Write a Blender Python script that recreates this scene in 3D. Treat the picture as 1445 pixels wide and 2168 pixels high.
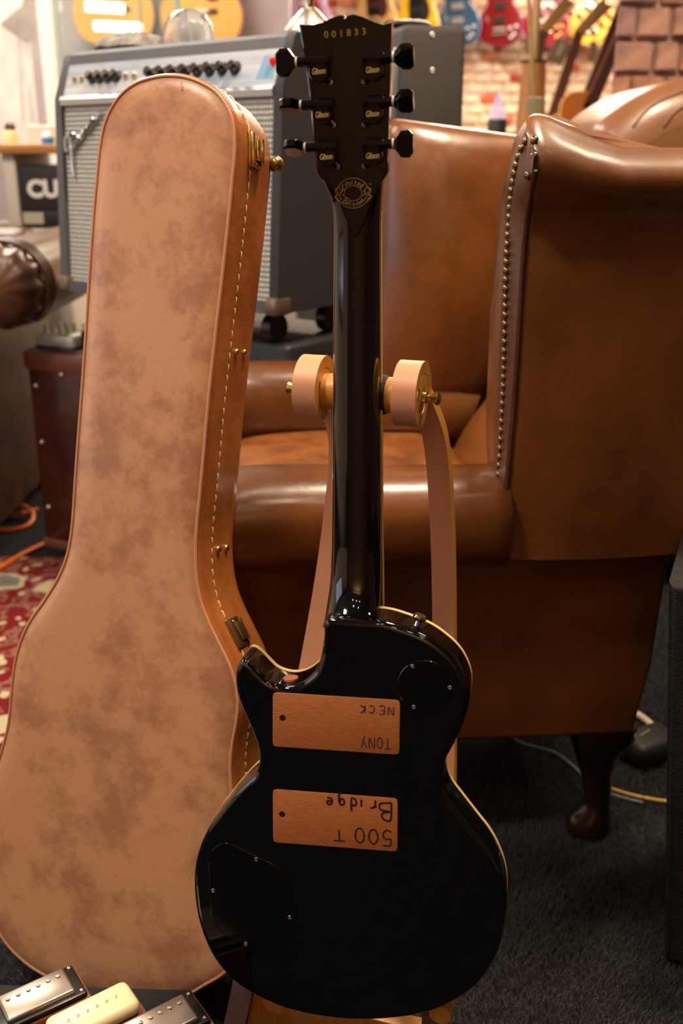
import bpy, bmesh, math, random
from mathutils import Vector, Matrix
random.seed(7)
for o in list(bpy.data.objects): bpy.data.objects.remove(o)
S = bpy.context.scene
COL = S.collection
V = Vector
# ---------------------------------------------------------------- camera
PITCH = math.radians(19.6)
CAM = V((0, 0, 1.0))
F, CX, CY = 2168 * 35 / 36.0, 722.5, 1084.0
cd = bpy.data.cameras.new('camera'); cam = bpy.data.objects.new('camera', cd); COL.objects.link(cam)
cam.location = CAM; cam.rotation_euler = (math.pi / 2 - PITCH, 0, 0)
cd.sensor_fit = 'VERTICAL'; cd.sensor_height = 36; cd.sensor_width = 24; cd.lens = 35
cd.clip_start = 0.02; cd.clip_end = 60
cd.dof.use_dof = True; cd.dof.focus_distance = 1.03; cd.dof.aperture_fstop = 4.5
S.camera = cam
# ---------------------------------------------------------------- light
S.view_settings.view_transform = 'Standard'; S.view_settings.look = 'None'
S.view_settings.gamma = 1.0; S.view_settings.use_curve_mapping = False
S.view_settings.exposure = 0.32
W = bpy.data.worlds.new('world'); S.world = W; W.use_nodes = True
W.node_tree.nodes['Background'].inputs[0].default_value = (1.0, 0.86, 0.7, 1)
W.node_tree.nodes['Background'].inputs[1].default_value = 0.01
WARM = (1.0, 0.80, 0.58); NEUT = (1.0, 0.88, 0.74); COOL = (0.93, 0.95, 1.0)
CEIL = 2.75
# ceiling lamps: (x, y, size_x, size_y, watts, colour)
LAMPS = [(-0.95, 0.38, 0.30, 0.30, 29, NEUT), (0.45, 1.40, 0.24, 0.24, 50, WARM), (-1.15, 1.6, 0.9, 0.16, 16, NEUT),
         (0.95, 0.25, 0.22, 0.22, 1.5, WARM), (-1.5, 3.3, 1.1, 0.2, 52, NEUT), (0.9, 5.6, 1.3, 0.3, 150, WARM),
         (-1.3, 4.6, 0.9, 0.2, 46, NEUT), (1.6, 7.0, 1.6, 0.3, 80, WARM), (1.35, 1.95, 0.3, 0.3, 10, WARM),
         (-0.5, -1.0, 0.09, 0.09, 1.2, WARM), (0.1, -1.0, 0.09, 0.09, 1.2, WARM), (0.7, -1.0, 0.09, 0.09, 1.2, WARM),
         (-0.2, -0.35, 0.09, 0.09, 1.2, WARM), (0.5, -0.3, 0.09, 0.09, 1.2, WARM)]
LAMP_AT = ['above the guitar case', 'above the armchair', 'above the combo amplifier', 'right of the black guitar', 'above the counter', 'in front of the brick wall', 'above the acoustic guitars', 'close to the brick wall', 'above the tub chair', 'small, back row left', 'small, back row middle', 'small, back row right', 'small, front row left', 'small, front row right']
for (x, y, sx, sy, w, c) in LAMPS:
    ld = bpy.data.lights.new('ceiling_lamp_light', 'AREA'); ld.shape = 'RECTANGLE'; ld.size = sx; ld.size_y = sy
    ld.energy = w; ld.color = c
    lo = bpy.data.objects.new('ceiling_lamp_light', ld); COL.objects.link(lo); lo.location = (x, y, CEIL - 0.05)
# added unseen light on the panelled wall behind, brightens the headstock reflection
ld = bpy.data.lights.new('rear_wall_fill_light', 'AREA'); ld.shape = 'RECTANGLE'; ld.size = 1.6; ld.size_y = .12; ld.energy = 80; ld.color = WARM
lo = bpy.data.objects.new('rear_wall_fill_light', ld); COL.objects.link(lo); lo.location = (0, -2.2, CEIL - .06); lo.rotation_euler = (math.radians(-38), 0, 0)

# ---------------------------------------------------------------- helpers
def ray(px, py):
    fwd = V((0, math.cos(PITCH), -math.sin(PITCH))); up = V((0, math.sin(PITCH), math.cos(PITCH)))
    return fwd + V((1, 0, 0)) * ((px - CX) / F) - up * ((py - CY) / F)
def atY(px, py, Y): d = ray(px, py); return CAM + d * (Y / d.y)
def atZ(px, py, z): d = ray(px, py); return CAM + d * ((z - CAM.z) / d.z)
def atP(px, py, P0, n): d = ray(px, py); return CAM + d * ((P0 - CAM).dot(n) / d.dot(n))
class Frame:
    def __init__(s, O, yaw, lean=0.0, roll=0.0):
        y, l, r = map(math.radians, (yaw, lean, roll))
        u = V((math.cos(y), -math.sin(y), 0)); b = V((math.sin(y), math.cos(y), 0)); z = V((0, 0, 1))
        v = z * math.cos(l) + b * math.sin(l)
        s.O = O; s.u = u * math.cos(r) + v * math.sin(r); s.v = v * math.cos(r) - u * math.sin(r); s.n = s.u.cross(s.v)
    def w(s, u, v, n=0.0): return s.O + s.u * u + s.v * v + s.n * n
    def pix(s, px, py, n=0.0): return atP(px, py, s.O + s.n * n, s.n)
    def uv(s, px, py, n=0.0): p = s.pix(px, py, n) - s.O; return (p.dot(s.u), p.dot(s.v))
    def mat(s, u=0, v=0, n=0):
        M = Matrix((s.u, s.v, s.n)).transposed().to_4x4(); M.translation = s.w(u, v, n); return M
def sub(fr, u, v, n, tilt):
    """frame at a point of fr, tilted about u (deg, top toward +n)"""
    f = Frame(V((0, 0, 0)), 0); t = math.radians(tilt)
    f.O = fr.w(u, v, n); f.u = fr.u.copy(); f.v = fr.v * math.cos(t) + fr.n * math.sin(t); f.n = f.u.cross(f.v); return f

def lin(c):
    c = [x / 255.0 for x in c[:3]]
    return tuple((x / 12.92 if x <= 0.04045 else ((x + 0.055) / 1.055) ** 2.4) for x in c) + (1,)
MATS = {}
def mat(name, col, rough=0.5, metal=0.0, coat=0.0, spec=0.5, var=None, vscale=8.0, vlo=0.4, vhi=0.65, bump=0.0, bscale=60.0,
        emit=None, estr=0.0, trans=0.0, stretch=None, rvar=0.0, detail=6.0, coat_rough=0.05, ior=1.5, sheen=0.0):
    if name in MATS: return MATS[name]
    m = bpy.data.materials.new(name); m.use_nodes = True; MATS[name] = m
    nt = m.node_tree; N = nt.nodes; L = nt.links; b = N['Principled BSDF']
    b.inputs['Base Color'].default_value = lin(col); b.inputs['Roughness'].default_value = rough; b.inputs['Metallic'].default_value = metal
    b.inputs['Coat Weight'].default_value = coat; b.inputs['Coat Roughness'].default_value = coat_rough
    b.inputs['Specular IOR Level'].default_value = spec; b.inputs['IOR'].default_value = ior
    b.inputs['Transmission Weight'].default_value = trans; b.inputs['Sheen Weight'].default_value = sheen
    if emit: b.inputs['Emission Color'].default_value = lin(emit); b.inputs['Emission Strength'].default_value = estr
    if var or bump or rvar:
        tc = N.new('ShaderNodeTexCoord'); src = tc.outputs['Object']
        if stretch:
            mp = N.new('ShaderNodeMapping'); mp.inputs['Scale'].default_value = stretch; L.new(src, mp.inputs['Vector']); src = mp.outputs[0]
    if var:
        nz = N.new('ShaderNodeTexNoise'); nz.inputs['Scale'].default_value = vscale; nz.inputs['Detail'].default_value = detail
        nz.inputs['Roughness'].default_value = 0.62; L.new(src, nz.inputs['Vector'])
        rp = N.new('ShaderNodeValToRGB'); rp.color_ramp.elements[0].position = vlo; rp.color_ramp.elements[1].position = vhi
        rp.color_ramp.elements[0].color = lin(var); rp.color_ramp.elements[1].color = lin(col)
        L.new(nz.outputs['Fac'], rp.inputs['Fac']); L.new(rp.outputs['Color'], b.inputs['Base Color'])
    if rvar:
        n2 = N.new('ShaderNodeTexNoise'); n2.inputs['Scale'].default_value = vscale * 1.7; n2.inputs['Detail'].default_value = 5; L.new(src, n2.inputs['Vector'])
        mr = N.new('ShaderNodeMapRange'); mr.inputs[1].default_value = 0.3; mr.inputs[2].default_value = 0.7
        mr.inputs[3].default_value = max(0.02, rough - rvar); mr.inputs[4].default_value = rough + rvar
        L.new(n2.outputs['Fac'], mr.inputs[0]); L.new(mr.outputs[0], b.inputs['Roughness'])
    if bump:
        n3 = N.new('ShaderNodeTexNoise'); n3.inputs['Scale'].default_value = bscale; n3.inputs['Detail'].default_value = 6; L.new(src, n3.inputs['Vector'])
        bp = N.new('ShaderNodeBump'); bp.inputs['Strength'].default_value = bump; bp.inputs['Distance'].default_value = 0.004
        L.new(n3.outputs['Fac'], bp.inputs['Height']); L.new(bp.outputs[0], b.inputs['Normal'])
    return m

WM = {}
def empty(name, loc, label=None, cat=None, group=None):
    o = bpy.data.objects.new(name, None); COL.objects.link(o); o.empty_display_size = 0.05; o.location = loc
    WM[o] = Matrix.Translation(V(loc)); tag(o, label, cat, group); return o
def tag(o, label=None, cat=None, group=None, kind=None):
    if label: o['label'] = label
    if cat: o['category'] = cat
    if group: o['group'] = group
    if kind: o['kind'] = kind
    return o
class G:
    def __init__(s): s.v = []; s.f = []
    def add(s, vs, fs):
        k = len(s.v); s.v += [V(p) for p in vs]; s.f += [tuple(i + k for i in f) for f in fs]; return s
    def loft(s, rings, cap0=True, cap1=True, closed=True):
        n = len(rings[0]); vs = [p for r in rings for p in r]; fs = []
        for i in range(len(rings) - 1):
            for j in range(n if closed else n - 1):
                a, b = i * n + j, i * n + (j + 1) % n
                fs.append((a, b, b + n, a + n))
        if cap0: fs.append(tuple(reversed(range(n))))
        if cap1: fs.append(tuple(range((len(rings) - 1) * n, len(rings) * n)))
        return s.add(vs, fs)
    def box(s, M, sx, sy, sz):
        vs = [M @ V((x * sx / 2, y * sy / 2, z * sz / 2)) for x in (-1, 1) for y in (-1, 1) for z in (-1, 1)]
        return s.add(vs, [(0, 1, 3, 2), (4, 6, 7, 5), (0, 4, 5, 1), (2, 3, 7, 6), (0, 2, 6, 4), (1, 5, 7, 3)])
    def tube(s, pts, r, seg=10, caps=True, flat=None):
        pts = [V(p) for p in pts]; rings = []; prev = None
        for i, p in enumerate(pts):
            t = (pts[min(i + 1, len(pts) - 1)] - pts[max(i - 1, 0)]).normalized()
            if prev is None:
                a = V((0, 0, 1)) if abs(t.z) < 0.9 else V((1, 0, 0)); x = t.cross(a).normalized()
            else: x = (prev - t * prev.dot(t)).normalized()
            prev = x; y = t.cross(x); rr = r[i] if isinstance(r, (list, tuple)) else r
            rings.append([p + x * rr * math.cos(k * 2 * math.pi / seg) + y * rr * math.sin(k * 2 * math.pi / seg) for k in range(seg)])
        return s.loft(rings, caps, caps)
    def lathe(s, prof, M, seg=20):
        rings = [[M @ V((r * math.cos(k * 2 * math.pi / seg), r * math.sin(k * 2 * math.pi / seg), h)) for k in range(seg)] for r, h in prof]
        return s.loft(rings)
    def ribbon(s, pts, w, nrm):
        pts = [V(p) for p in pts]; vs = []; fs = []
        for i, p in enumerate(pts):
            t = (pts[min(i + 1, len(pts) - 1)] - pts[max(i - 1, 0)]).normalized(); sd = t.cross(nrm).normalized() * (w / 2)
            vs += [p + sd, p - sd]
            if i: fs.append((2 * i - 2, 2 * i - 1, 2 * i + 1, 2 * i))
        return s.add(vs, fs)
    def mesh(s, name, m, smooth=None, center=None):
        me = bpy.data.meshes.new(name); me.from_pydata([p - center for p in s.v] if center else s.v, [], s.f)
        bm = bmesh.new(); bm.from_mesh(me); bmesh.ops.recalc_face_normals(bm, faces=bm.faces); bm.to_mesh(me); bm.free()
        me.materials.append(m)
        if smooth is not None:
            me.shade_smooth()
            if smooth < 180: me.set_sharp_from_angle(angle=math.radians(smooth))
            for pl in me.polygons:
                if len(pl.vertices) > 30: pl.use_smooth = False
        return me
    def build(s, name, m, parent=None, smooth=40):
        lo = V([min(p[i] for p in s.v) for i in range(3)]); hi = V([max(p[i] for p in s.v) for i in range(3)])
        c = (lo + hi) / 2
        if parent is None: c.z = lo.z
        return place(name, s.mesh(name, m, smooth, c), Matrix.Translation(c), parent)
def place(name, me, M, parent=None):
    o = bpy.data.objects.new(name, me); COL.objects.link(o); WM[o] = M
    if parent:
        o.parent = parent; o.matrix_basis = WM[parent].inverted() @ M
    else: o.matrix_basis = M
    return o
def rbox_mesh(name, m, sx, sy, sz, bev=0.005, seg=3, smooth=40):
    bm = bmesh.new(); bmesh.ops.create_cube(bm, size=1.0); bmesh.ops.scale(bm, vec=(sx, sy, sz), verts=bm.verts)
    if bev: bmesh.ops.bevel(bm, geom=bm.edges[:], offset=bev, segments=seg, affect='EDGES', profile=0.5)
    me = bpy.data.meshes.new(name); bm.to_mesh(me); bm.free(); me.materials.append(m)
    if seg > 1: me.shade_smooth(); me.set_sharp_from_angle(angle=math.radians(smooth))
    return me
def rbox(name, m, M, sx, sy, sz, bev=0.005, seg=3, parent=None): return place(name, rbox_mesh(name, m, sx, sy, sz, bev, seg), M, parent)
def cat(pts, k=6, closed=True):
    n = len(pts); out = []
    rng = range(n) if closed else range(n - 1)
    for i in rng:
        g = (lambda q: pts[q % n]) if closed else (lambda q: pts[max(0, min(n - 1, q))])
        p0, p1, p2, p3 = [V(g(i + q)) for q in (-1, 0, 1, 2)]
        for j in range(k):
            t = j / k
            out.append(0.5 * ((2 * p1) + (p2 - p0) * t + (2 * p0 - 5 * p1 + 4 * p2 - p3) * t * t + (3 * p1 - p0 - 3 * p2 + p3) * t ** 3))
    if not closed: out.append(V(pts[-1]))
    return out
def area2(p): return sum(p[i - 1][0] * p[i][1] - p[i][0] * p[i - 1][1] for i in range(len(p)))
def ccw(p): return p if area2(p) > 0 else list(reversed(p))
def inset(p, d):
    """p ccw closed 2d list -> moved inward by d"""
    n = len(p); out = []
    for i in range(n):
        a, b, c = V(p[i - 1]), V(p[i]), V(p[(i + 1) % n])
        t1 = (b - a); t2 = (c - b)
        t1 = t1.normalized() if t1.length > 1e-9 else V((1, 0)); t2 = t2.normalized() if t2.length > 1e-9 else t1
        nn = V((-t1.y - t2.y, t1.x + t2.x))
        if nn.length < 1e-6: nn = V((-t1.y, t1.x))
        nn.normalize(); k = 1.0 / max(0.6, nn.dot(V((-t1.y, t1.x))))
        out.append(b + nn * d * k)
    for it in range(6):          # collapse folded edges in tight corners
        bad = False
        for i in range(n):
            j = (i + 1) % n
            if (out[j] - out[i]).dot(V(p[j]) - V(p[i])) < 0:
                m = (out[i] + out[j]) / 2; out[i] = m.copy(); out[j] = m.copy(); bad = True
        if not bad: break
    return out
def plate(g, fr, pts, n0, n1, r0=0.0, r1=0.0, seg=5, caps=True):
    """pts 2d ccw in frame; solid from n0 (toward viewer) to n1, rounded edges r0, r1"""
    rings = []
    def ring(d, n): rings.append([fr.w(q[0], q[1], n) for q in (inset(pts, d) if d else pts)])
    sg = -1 if n1 < n0 else 1
    if r0:
        for k in range(seg + 1):
            t = k / seg * math.pi / 2; ring(r0 * (1 - math.sin(t)), n0 + sg * r0 * (1 - math.cos(t)))
    else: ring(0, n0)
    if r1:
        for k in range(seg + 1):
            t = k / seg * math.pi / 2; ring(r1 * (1 - math.cos(t)), n1 - sg * r1 * (1 - math.sin(t)))
    else: ring(0, n1)
    g.loft(rings, caps, caps); return g
def text_mesh(name, s, size, m, shear=0.0, extrude=0.0001, space=1.0, offset=0.0):
    cu = bpy.data.curves.new('tmp', 'FONT'); cu.body = s; cu.size = size; cu.shear = shear; cu.extrude = extrude; cu.align_x = 'CENTER'; cu.align_y = 'CENTER'
    cu.space_character = space; cu.offset = offset; cu.resolution_u = 4
    o = bpy.data.objects.new('tmp', cu); COL.objects.link(o)
    dg = bpy.context.evaluated_depsgraph_get(); me = bpy.data.meshes.new_from_object(o.evaluated_get(dg)); me.name = name
    bpy.data.objects.remove(o); bpy.data.curves.remove(cu); me.materials.clear(); me.materials.append(m); return me
from mathutils.bvhtree import BVHTree
def hitter(objs):
    vs, fs = [], []
    for o in objs:
        k = len(vs); vs += [WM[o] @ v_.co for v_ in o.data.vertices]; fs += [tuple(i + k for i in p.vertices) for p in o.data.polygons]
    t = BVHTree.FromPolygons(vs, fs)
    def hit(px, py):
        d = ray(px, py).normalized(); loc, nor, i, dist = t.ray_cast(CAM, d)
        if loc is None: return None
        return loc, (nor if nor.dot(d) < 0 else -nor)
    return hit
def axis_mat(p, z, x=None):
    z = V(z).normalized()
    if x is None: x = V((1, 0, 0)) if abs(z.x) < 0.9 else V((0, 1, 0))
    x = (V(x) - z * V(x).dot(z)).normalized(); y = z.cross(x)
    M = Matrix((x, y, z)).transposed().to_4x4(); M.translation = V(p); return M
def screw(parent, M, r=0.0028, m=None, name='screw'):
    key = ('screwmesh', round(r, 5))
    if key not in MATS:
        g = G(); g.lathe([(r, 0), (r, 0.0004), (r * 0.8, 0.0012), (r * 0.45, 0.0013), (r * 0.3, 0.0006), (0.0001, 0.0006)], Matrix(), 12)
        MATS[key] = g.mesh('screw', m or mat('screw_chrome', (215, 208, 195), 0.25, 1.0), 40)
    return place(name, MATS[key], M, parent)

# stroke letters for handwriting, unit box 0..1
LET = {'N': [[(0, 0), (0.05, 1), (0.75, 0.05), (0.8, 1)]], 'E': [[(0.7, 1), (0, 0.95), (0, 0), (0.75, 0.05)], [(0, .5), (.5, .52)]],
       'C': [[(0.75, .8), (.4, .95), (.05, .6), (.1, .2), (.45, .02), (.75, .15)]], 'K': [[(0, 1), (0, 0)], [(.7, 1), (.03, .48), (.75, 0)]],
       'T': [[(-.1, .97), (.9, 1)], [(.4, .98), (.42, 0)]], 'O': [[(.4, 1), (.08, .75), (.05, .3), (.35, 0), (.7, .2), (.75, .7), (.4, 1)]],
       'Y': [[(0, 1), (.38, .5)], [(.8, 1), (.25, -.1)]], 'B': [[(0, 0), (.05, 1), (.55, .95), (.6, .65), (.1, .52), (.7, .45), (.75, .1), (0, 0)]],
       'r': [[(0, .6), (.05, 0)], [(.05, .4), (.3, .62), (.55, .6)]], 'i': [[(.2, .6), (.22, 0)]], 'd': [[(.6, 1), (.6, 0), (.2, .05), (.1, .35), (.35, .55), (.6, .4)]],
       'g': [[(.6, .5), (.2, .55), (.1, .2), (.4, .05), (.6, .4), (.6, -.3), (.3, -.45)]], 'e': [[(.1, .3), (.6, .35), (.45, .6), (.12, .45), (.15, .1), (.6, .05)]],
       '5': [[(.75, 1), (.15, .98), (.1, .55), (.5, .6), (.75, .3), (.45, 0), (.05, .1)]], '0': [[(.4, 1), (.08, .75), (.05, .3), (.35, 0), (.7, .2), (.75, .7), (.4, 1)]], ' ': []}
def handwriting(name, s, M, w, h, gap, stroke, m, parent):
    """M: x right, y up, z out; starts at origin"""
    g = G(); x = 0; k = 0
    for ch in s:
        for st in LET[ch]:
            pts = cat([V((p[0], p[1], 0)) for p in st], 5, False)
            g.ribbon([M @ V((x + p.x * w, p.y * h, 0.00003 * k)) for p in pts], stroke, M.to_3x3() @ V((0, 0, 1))); k += 1
        x += (w + gap) * (0.5 if ch == 'i' else 1)
    return g.build(name, m, parent, None)
# ================================================================ black electric guitar
blk = mat('black_lacquer', (6, 6, 7), 0.06, 0, 0.5, 0.6)
cream = mat('cream_binding', (236, 205, 130), 0.3)
gold = mat('gold_decal', (200, 155, 70), 0.35, 0.35)
bchrome = mat('black_chrome', (46, 43, 42), 0.12, 0.85, 0.3)
tagwood = mat('mahogany_block', (200, 120, 62), 0.5, var=(172, 98, 46), vscale=26, stretch=(2, 26, 26), vlo=.3, vhi=.62)
ink = mat('pencil_ink', (66, 44, 48), 0.6)
ink2 = mat('marker_ink', (50, 28, 34), 0.5)
gf = Frame(atY(745, 2165, 0.80), 10, 7.6, 1.0)
guitar = empty('electric_guitar', gf.O, 'glossy black single-cutaway electric guitar seen from behind, leaning in the wooden stand', 'guitar')
BODY = [(690, 1312), (684, 1350), (679, 1388), (667, 1419), (655, 1434), (636, 1447), (612, 1454), (588, 1452), (566, 1443), (549, 1427), (533, 1410), (520, 1400), (508, 1399),
        (500, 1414), (496, 1439), (501, 1475), (516, 1515), (534, 1556), (545, 1590), (546, 1617), (538, 1641), (518, 1659), (490, 1689), (464, 1722), (443, 1750), (424, 1787), (412, 1825),
        (408, 1865), (410, 1905), (417, 1948), (431, 1992), (453, 2035), (486, 2074), (530, 2106), (590, 2134), (650, 2151), (720, 2161), (790, 2163), (850, 2158), (900, 2149),
        (950, 2129), (1000, 2097), (1035, 2056), (1058, 2008), (1069, 1955), (1072, 1910), (1065, 1868), (1048, 1826), (1030, 1796), (1007, 1767), (972, 1722), (951, 1694), (940, 1668), (937, 1640),
        (942, 1612), (955, 1588), (973, 1551), (988, 1511), (994, 1471), (988, 1439), (971, 1406), (943, 1377), (901, 1348), (842, 1325), (801, 1315), (745, 1312)]
bu = ccw([tuple(p) for p in cat([gf.uv(*p) for p in BODY], 4)])
LPU = bu
TH = 0.047
def gi(x): return inset(bu, x)
g = G(); plate(g, gf, bu, 0.0, -TH + 0.007, 0.0065, 0, 6); g.build('body', blk, guitar, 60)
g = G(); plate(g, gf, [tuple(p) for p in inset(bu, -0.0004)], -TH + 0.007, -TH, 0, 0.001, 2); g.build('binding', cream, guitar, 40)
g = G(); rings = []
for d, n in ((0.003, -TH), (0.02, -TH - 0.003), (0.045, -TH - 0.008)): rings.append([gf.w(q[0], q[1], n) for q in inset(bu, d)])
g = G(); plate(g, gf, [tuple(p) for p in inset(bu, .003)], -TH + .001, -TH - .002, 0, .001, 2); g.build('carved_top', blk, guitar, 60)
HTILT = 10.0
hn = gf.uv(755, 470, -.012)
hf = sub(gf, hn[0], hn[1], -.0125, HTILT)
def hpl(py): return -.0125 + (gf.uv(755, py, -.012)[1] - hn[1]) * math.tan(math.radians(HTILT))
# neck: stations (py, left px, right px, n of the back, depth, flat fraction)
NST = [(338, 672, 816, hpl(338) - .0016, .0125, .9), (372, 678, 815, hpl(372) - .0016, .013, .8), (395, 690, 811, hpl(395) - .0015, .014, .65), (420, 701, 809, hpl(420) - .0013, .016, .48), (445, 705, 807, hpl(445) - .001, .0175, .3), (475, 706, 806, hpl(475) - .0006, .019, .14), (505, 706, 806, hpl(505), .0205, .02),
       (600, 705, 806, -.0192, .021, 0), (800, 703, 807, -.0238, .022, 0), (1000, 702, 809, -.0285, .0228, 0), (1150, 701, 810, -.032, .024, 0), (1210, 699, 811, -.031, .028, 0), (1245, 696, 811, -.027, .034, 0.05), (1272, 692, 811, -.018, .043, .12), (1292, 690, 811, -.009, .052, .25), (1306, 689, 810, -.0045, .0565, .4), (1311, 688, 810, -.0035, .0575, .5)]
NST = [(py, l, r, nb - dp, dp, fl) for py, l, r, nb, dp, fl in NST]
g = G(); rings = []; fb = []
for py, l, r, nf, dp, fl in NST:
    a = gf.uv(l, py, nf + dp * .35); b = gf.uv(r - 2, py, nf + dp * .1); c = (a[0] + b[0]) / 2; hw = (b[0] - a[0]) / 2; vv = (a[1] + b[1]) / 2
    ring = []
    for k in range(25):
        t = math.pi * k / 24; cx, sy = math.cos(t), math.sin(t)
        ex = 1 - .32 * fl
        x = hw * (fl * max(-1, min(1, cx * 1.25)) + (1 - fl) * math.copysign(abs(cx) ** .92, cx)); y = nf + dp * (sy ** (0.75 * (1 - fl) + .3 * fl) if sy > 0 else 0)
        ring.append(gf.w(c + x, vv, y))
    rings.append(ring); fb.append((c, hw, vv, nf))
g.loft(rings); neck = g.build('neck', blk, guitar, 80)
# fretboard and its binding
fb2 = [q for q in fb if q[2] < fb[4][2] + 1e-6]
for nm, ext, d0, d1, mm in (('fretboard', 0, -.0005, -.0062, mat('ebony', (20, 17, 15), .5)), ('neck_binding', .0009, -.0002, -.0052, cream)):
    g = G(); rings = []
    for c, hw, vv, nf in fb2: rings.append([gf.w(c - hw - ext, vv, nf + d0), gf.w(c + hw + ext, vv, nf + d0), gf.w(c + hw + ext, vv, nf + d1), gf.w(c - hw - ext, vv, nf + d1)])
    g.loft(rings); g.build(nm, mm, guitar, 30)
# headstock
HS = [(632, 51), (646, 52.5), (661, 52), (682, 47), (703, 37), (718, 32), (726, 33), (730.5, 37), (735, 33), (747, 30), (766, 35), (792, 47), (812, 52.5), (828, 48), (826, 110), (824, 200), (821, 290), (819, 340), (820, 362), (815, 374), (806, 386), (798, 402), (789, 425), (778, 455), (766, 483), (758, 500), (752, 505), (746, 500), (738, 483), (727, 455), (716, 425), (704, 402), (692, 390), (676, 377), (668, 362), (667, 345), (663, 300), (657, 225), (648, 150), (639, 95)]
hu = ccw([hf.uv(*p) for p in HS])
g = G(); plate(g, hf, hu, 0, -.0145, .0012, .0008, 2); g.build('headstock', blk, guitar, 35)
# lettering
M = hf.mat(*hf.uv(730, 70.5), .0002) @ Matrix.Rotation(math.radians(2.5), 4, 'Z')
place('serial_number', text_mesh('serial_number', '001833', .0074, gold, 0, .00005, 1.72), M, guitar)
em = hf.uv(747, 409); px2 = (hf.uv(786, 409)[0] - hf.uv(708, 409)[0]) / 78
g = G()
def ell(rx, ry, a0, a1, n=40): return [hf.w(em[0] + rx * px2 * math.cos(math.radians(a0 + (a1 - a0) * k / n)), em[1] + ry * px2 * math.sin(math.radians(a0 + (a1 - a0) * k / n)), .0002) for k in range(n + 1)]
for a in (ell(34, 30, 28, 152), ell(34, 30, 208, 332), ell(19, 15, 0, 360, 50)): g.ribbon(a, .0004, hf.n)
for sx in (-1, 1):
    for st in ([(30, 14), (24, 4), (30, -4), (24, -15)], [(38, 8), (31, 1), (39, -7)], [(32, 10), (38, 3), (32, -3), (38, -8), (31, -12)], [(22, 6), (26, 0), (21, -6)], [(30, 14), (34, 9), (39, 8)], [(39, -7), (35, -11), (29, -17)]):
        g.ribbon([hf.w(em[0] + sx * x * px2, em[1] + y * px2, .00025) for x, y in st], .0005, hf.n)
emb = g.build('limited_edition_emblem', gold, guitar, None)
for word, R, a0, a1, up in (('Limited', 22, 150, 44, 1), ('Edition', 22, 222, 318, -1)):
    for i, ch in enumerate(word):
        t = math.radians(a0 + (a1 - a0) * i / (len(word) - 1)); rx, ry = 24.5, 22.0
        big = 1.3 if i == 0 else 1
        q = (em[0] + rx * px2 * math.cos(t), em[1] + ry * px2 * math.sin(t))
        rot = (t - math.pi / 2) * .28 if up > 0 else (t + math.pi / 2 - 2 * math.pi) * .28
        place('letter', text_mesh('letter', ch, .0058 * big, gold, .3, .00004), hf.mat(q[0], q[1], .0003) @ Matrix.Rotation(rot, 4, 'Z'), emb)
# tuners
TUN = [(-1, 674, 151, 130, 0), (-1, 681, 243, 222, 75), (-1, 690, 332, 312, 65), (1, 788, 148, 122, 40), (1, 788, 241, 216, 45), (1, 788, 330, 306, 5)]
gib = text_mesh('brand_lettering', 'Gibson', .0054, mat('brand_gold', (235, 190, 110), .35, .1), .2, .00004, .92, .00002)
def bpart(parent, name, g, m, sm=40): return g.build(name, m, parent, sm)
for sd, dx, dy, hy, brot in TUN:
    c = hf.uv(dx, dy, .0115); h = hf.uv(dx, hy, .009)
    t = empty('tuner', hf.w(c[0], c[1], 0)); t.parent = guitar; t.matrix_basis = WM[guitar].inverted() @ WM[t]
    g = G()
    g.lathe([(.0086, 0), (.0086, .0112), (.0081, .0124), (.0073, .0124), (.0070, .0119), (.0001, .0119)], hf.mat(c[0], c[1], 0), 28)
    # base plate lug to the screw
    s0 = (c[0] - sd * .0085, c[1] - .0085)
    g.tube([hf.w(c[0], c[1], .001), hf.w(s0[0], s0[1], .001)], .0036, 10)
    g.build('gear_cover', bchrome, t, 35)
    g = G()
    x0 = c[0] - sd * .0085; x1 = hf.uv(628 if dx < 680 and sd < 0 else (637 if dx < 685 and sd < 0 else (646 if sd < 0 else 829)), hy, .009)[0]
    for a, b, r in ((x0, c[0] + sd * .009, .0056), (c[0] + sd * .009, x1, .0043)):
        g.tube([hf.w(a, h[1], .0058), hf.w(b, h[1], .0058)], r, 16)
    g.box(hf.mat((x0 + c[0] + sd * .008) / 2, h[1] - .001, .003), abs(c[0] + sd * .008 - x0), .011, .006)
    g.build('worm_housing', bchrome, t, 40)
    g = G(); g.tube([hf.w(x1, h[1], .0058), hf.w(x1 + sd * .0016, h[1], .0058)], .0044, 16); g.build('collar', mat('ivory_washer', (225, 215, 200), .4), t, 40)
    # button
    g = G(); L = .0165; prof = [(0, .0035), (.0025, .006), (.006, .0108), (.013, .0112), (L, .0075)]
    Mb = hf.mat(x1 + sd * .0016, h[1], .0058) @ Matrix.Rotation(math.radians(brot), 4, 'X')
    rings = []
    for x, r in prof:
        th = min(.0042, r); rings.append([Mb @ V((sd * x, y, z)) for y, z in ((-r, -th * .55), (-r * .8, -th), (r * .8, -th), (r, -th * .55), (r, th * .55), (r * .8, th), (-r * .8, th), (-r, th * .55))])
    g.loft(rings); g.build('button', bchrome, t, 12)
    screw(t, hf.mat(s0[0], s0[1], .0028), .0026)
    place('brand_lettering', gib, hf.mat(c[0], c[1], .0121) @ Matrix.Rotation(math.radians(3), 4, 'Z') @ Matrix.Diagonal((.8, 1.25, 1, 1)), t)
g = G(); q = hf.uv(784, 390); g.lathe([(.001, 0), (.0007, .0006)], hf.mat(q[0], q[1], 0), 8); g.build('dimple', mat('pin_metal', (150, 140, 130), .3, .8), guitar, 30)
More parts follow.
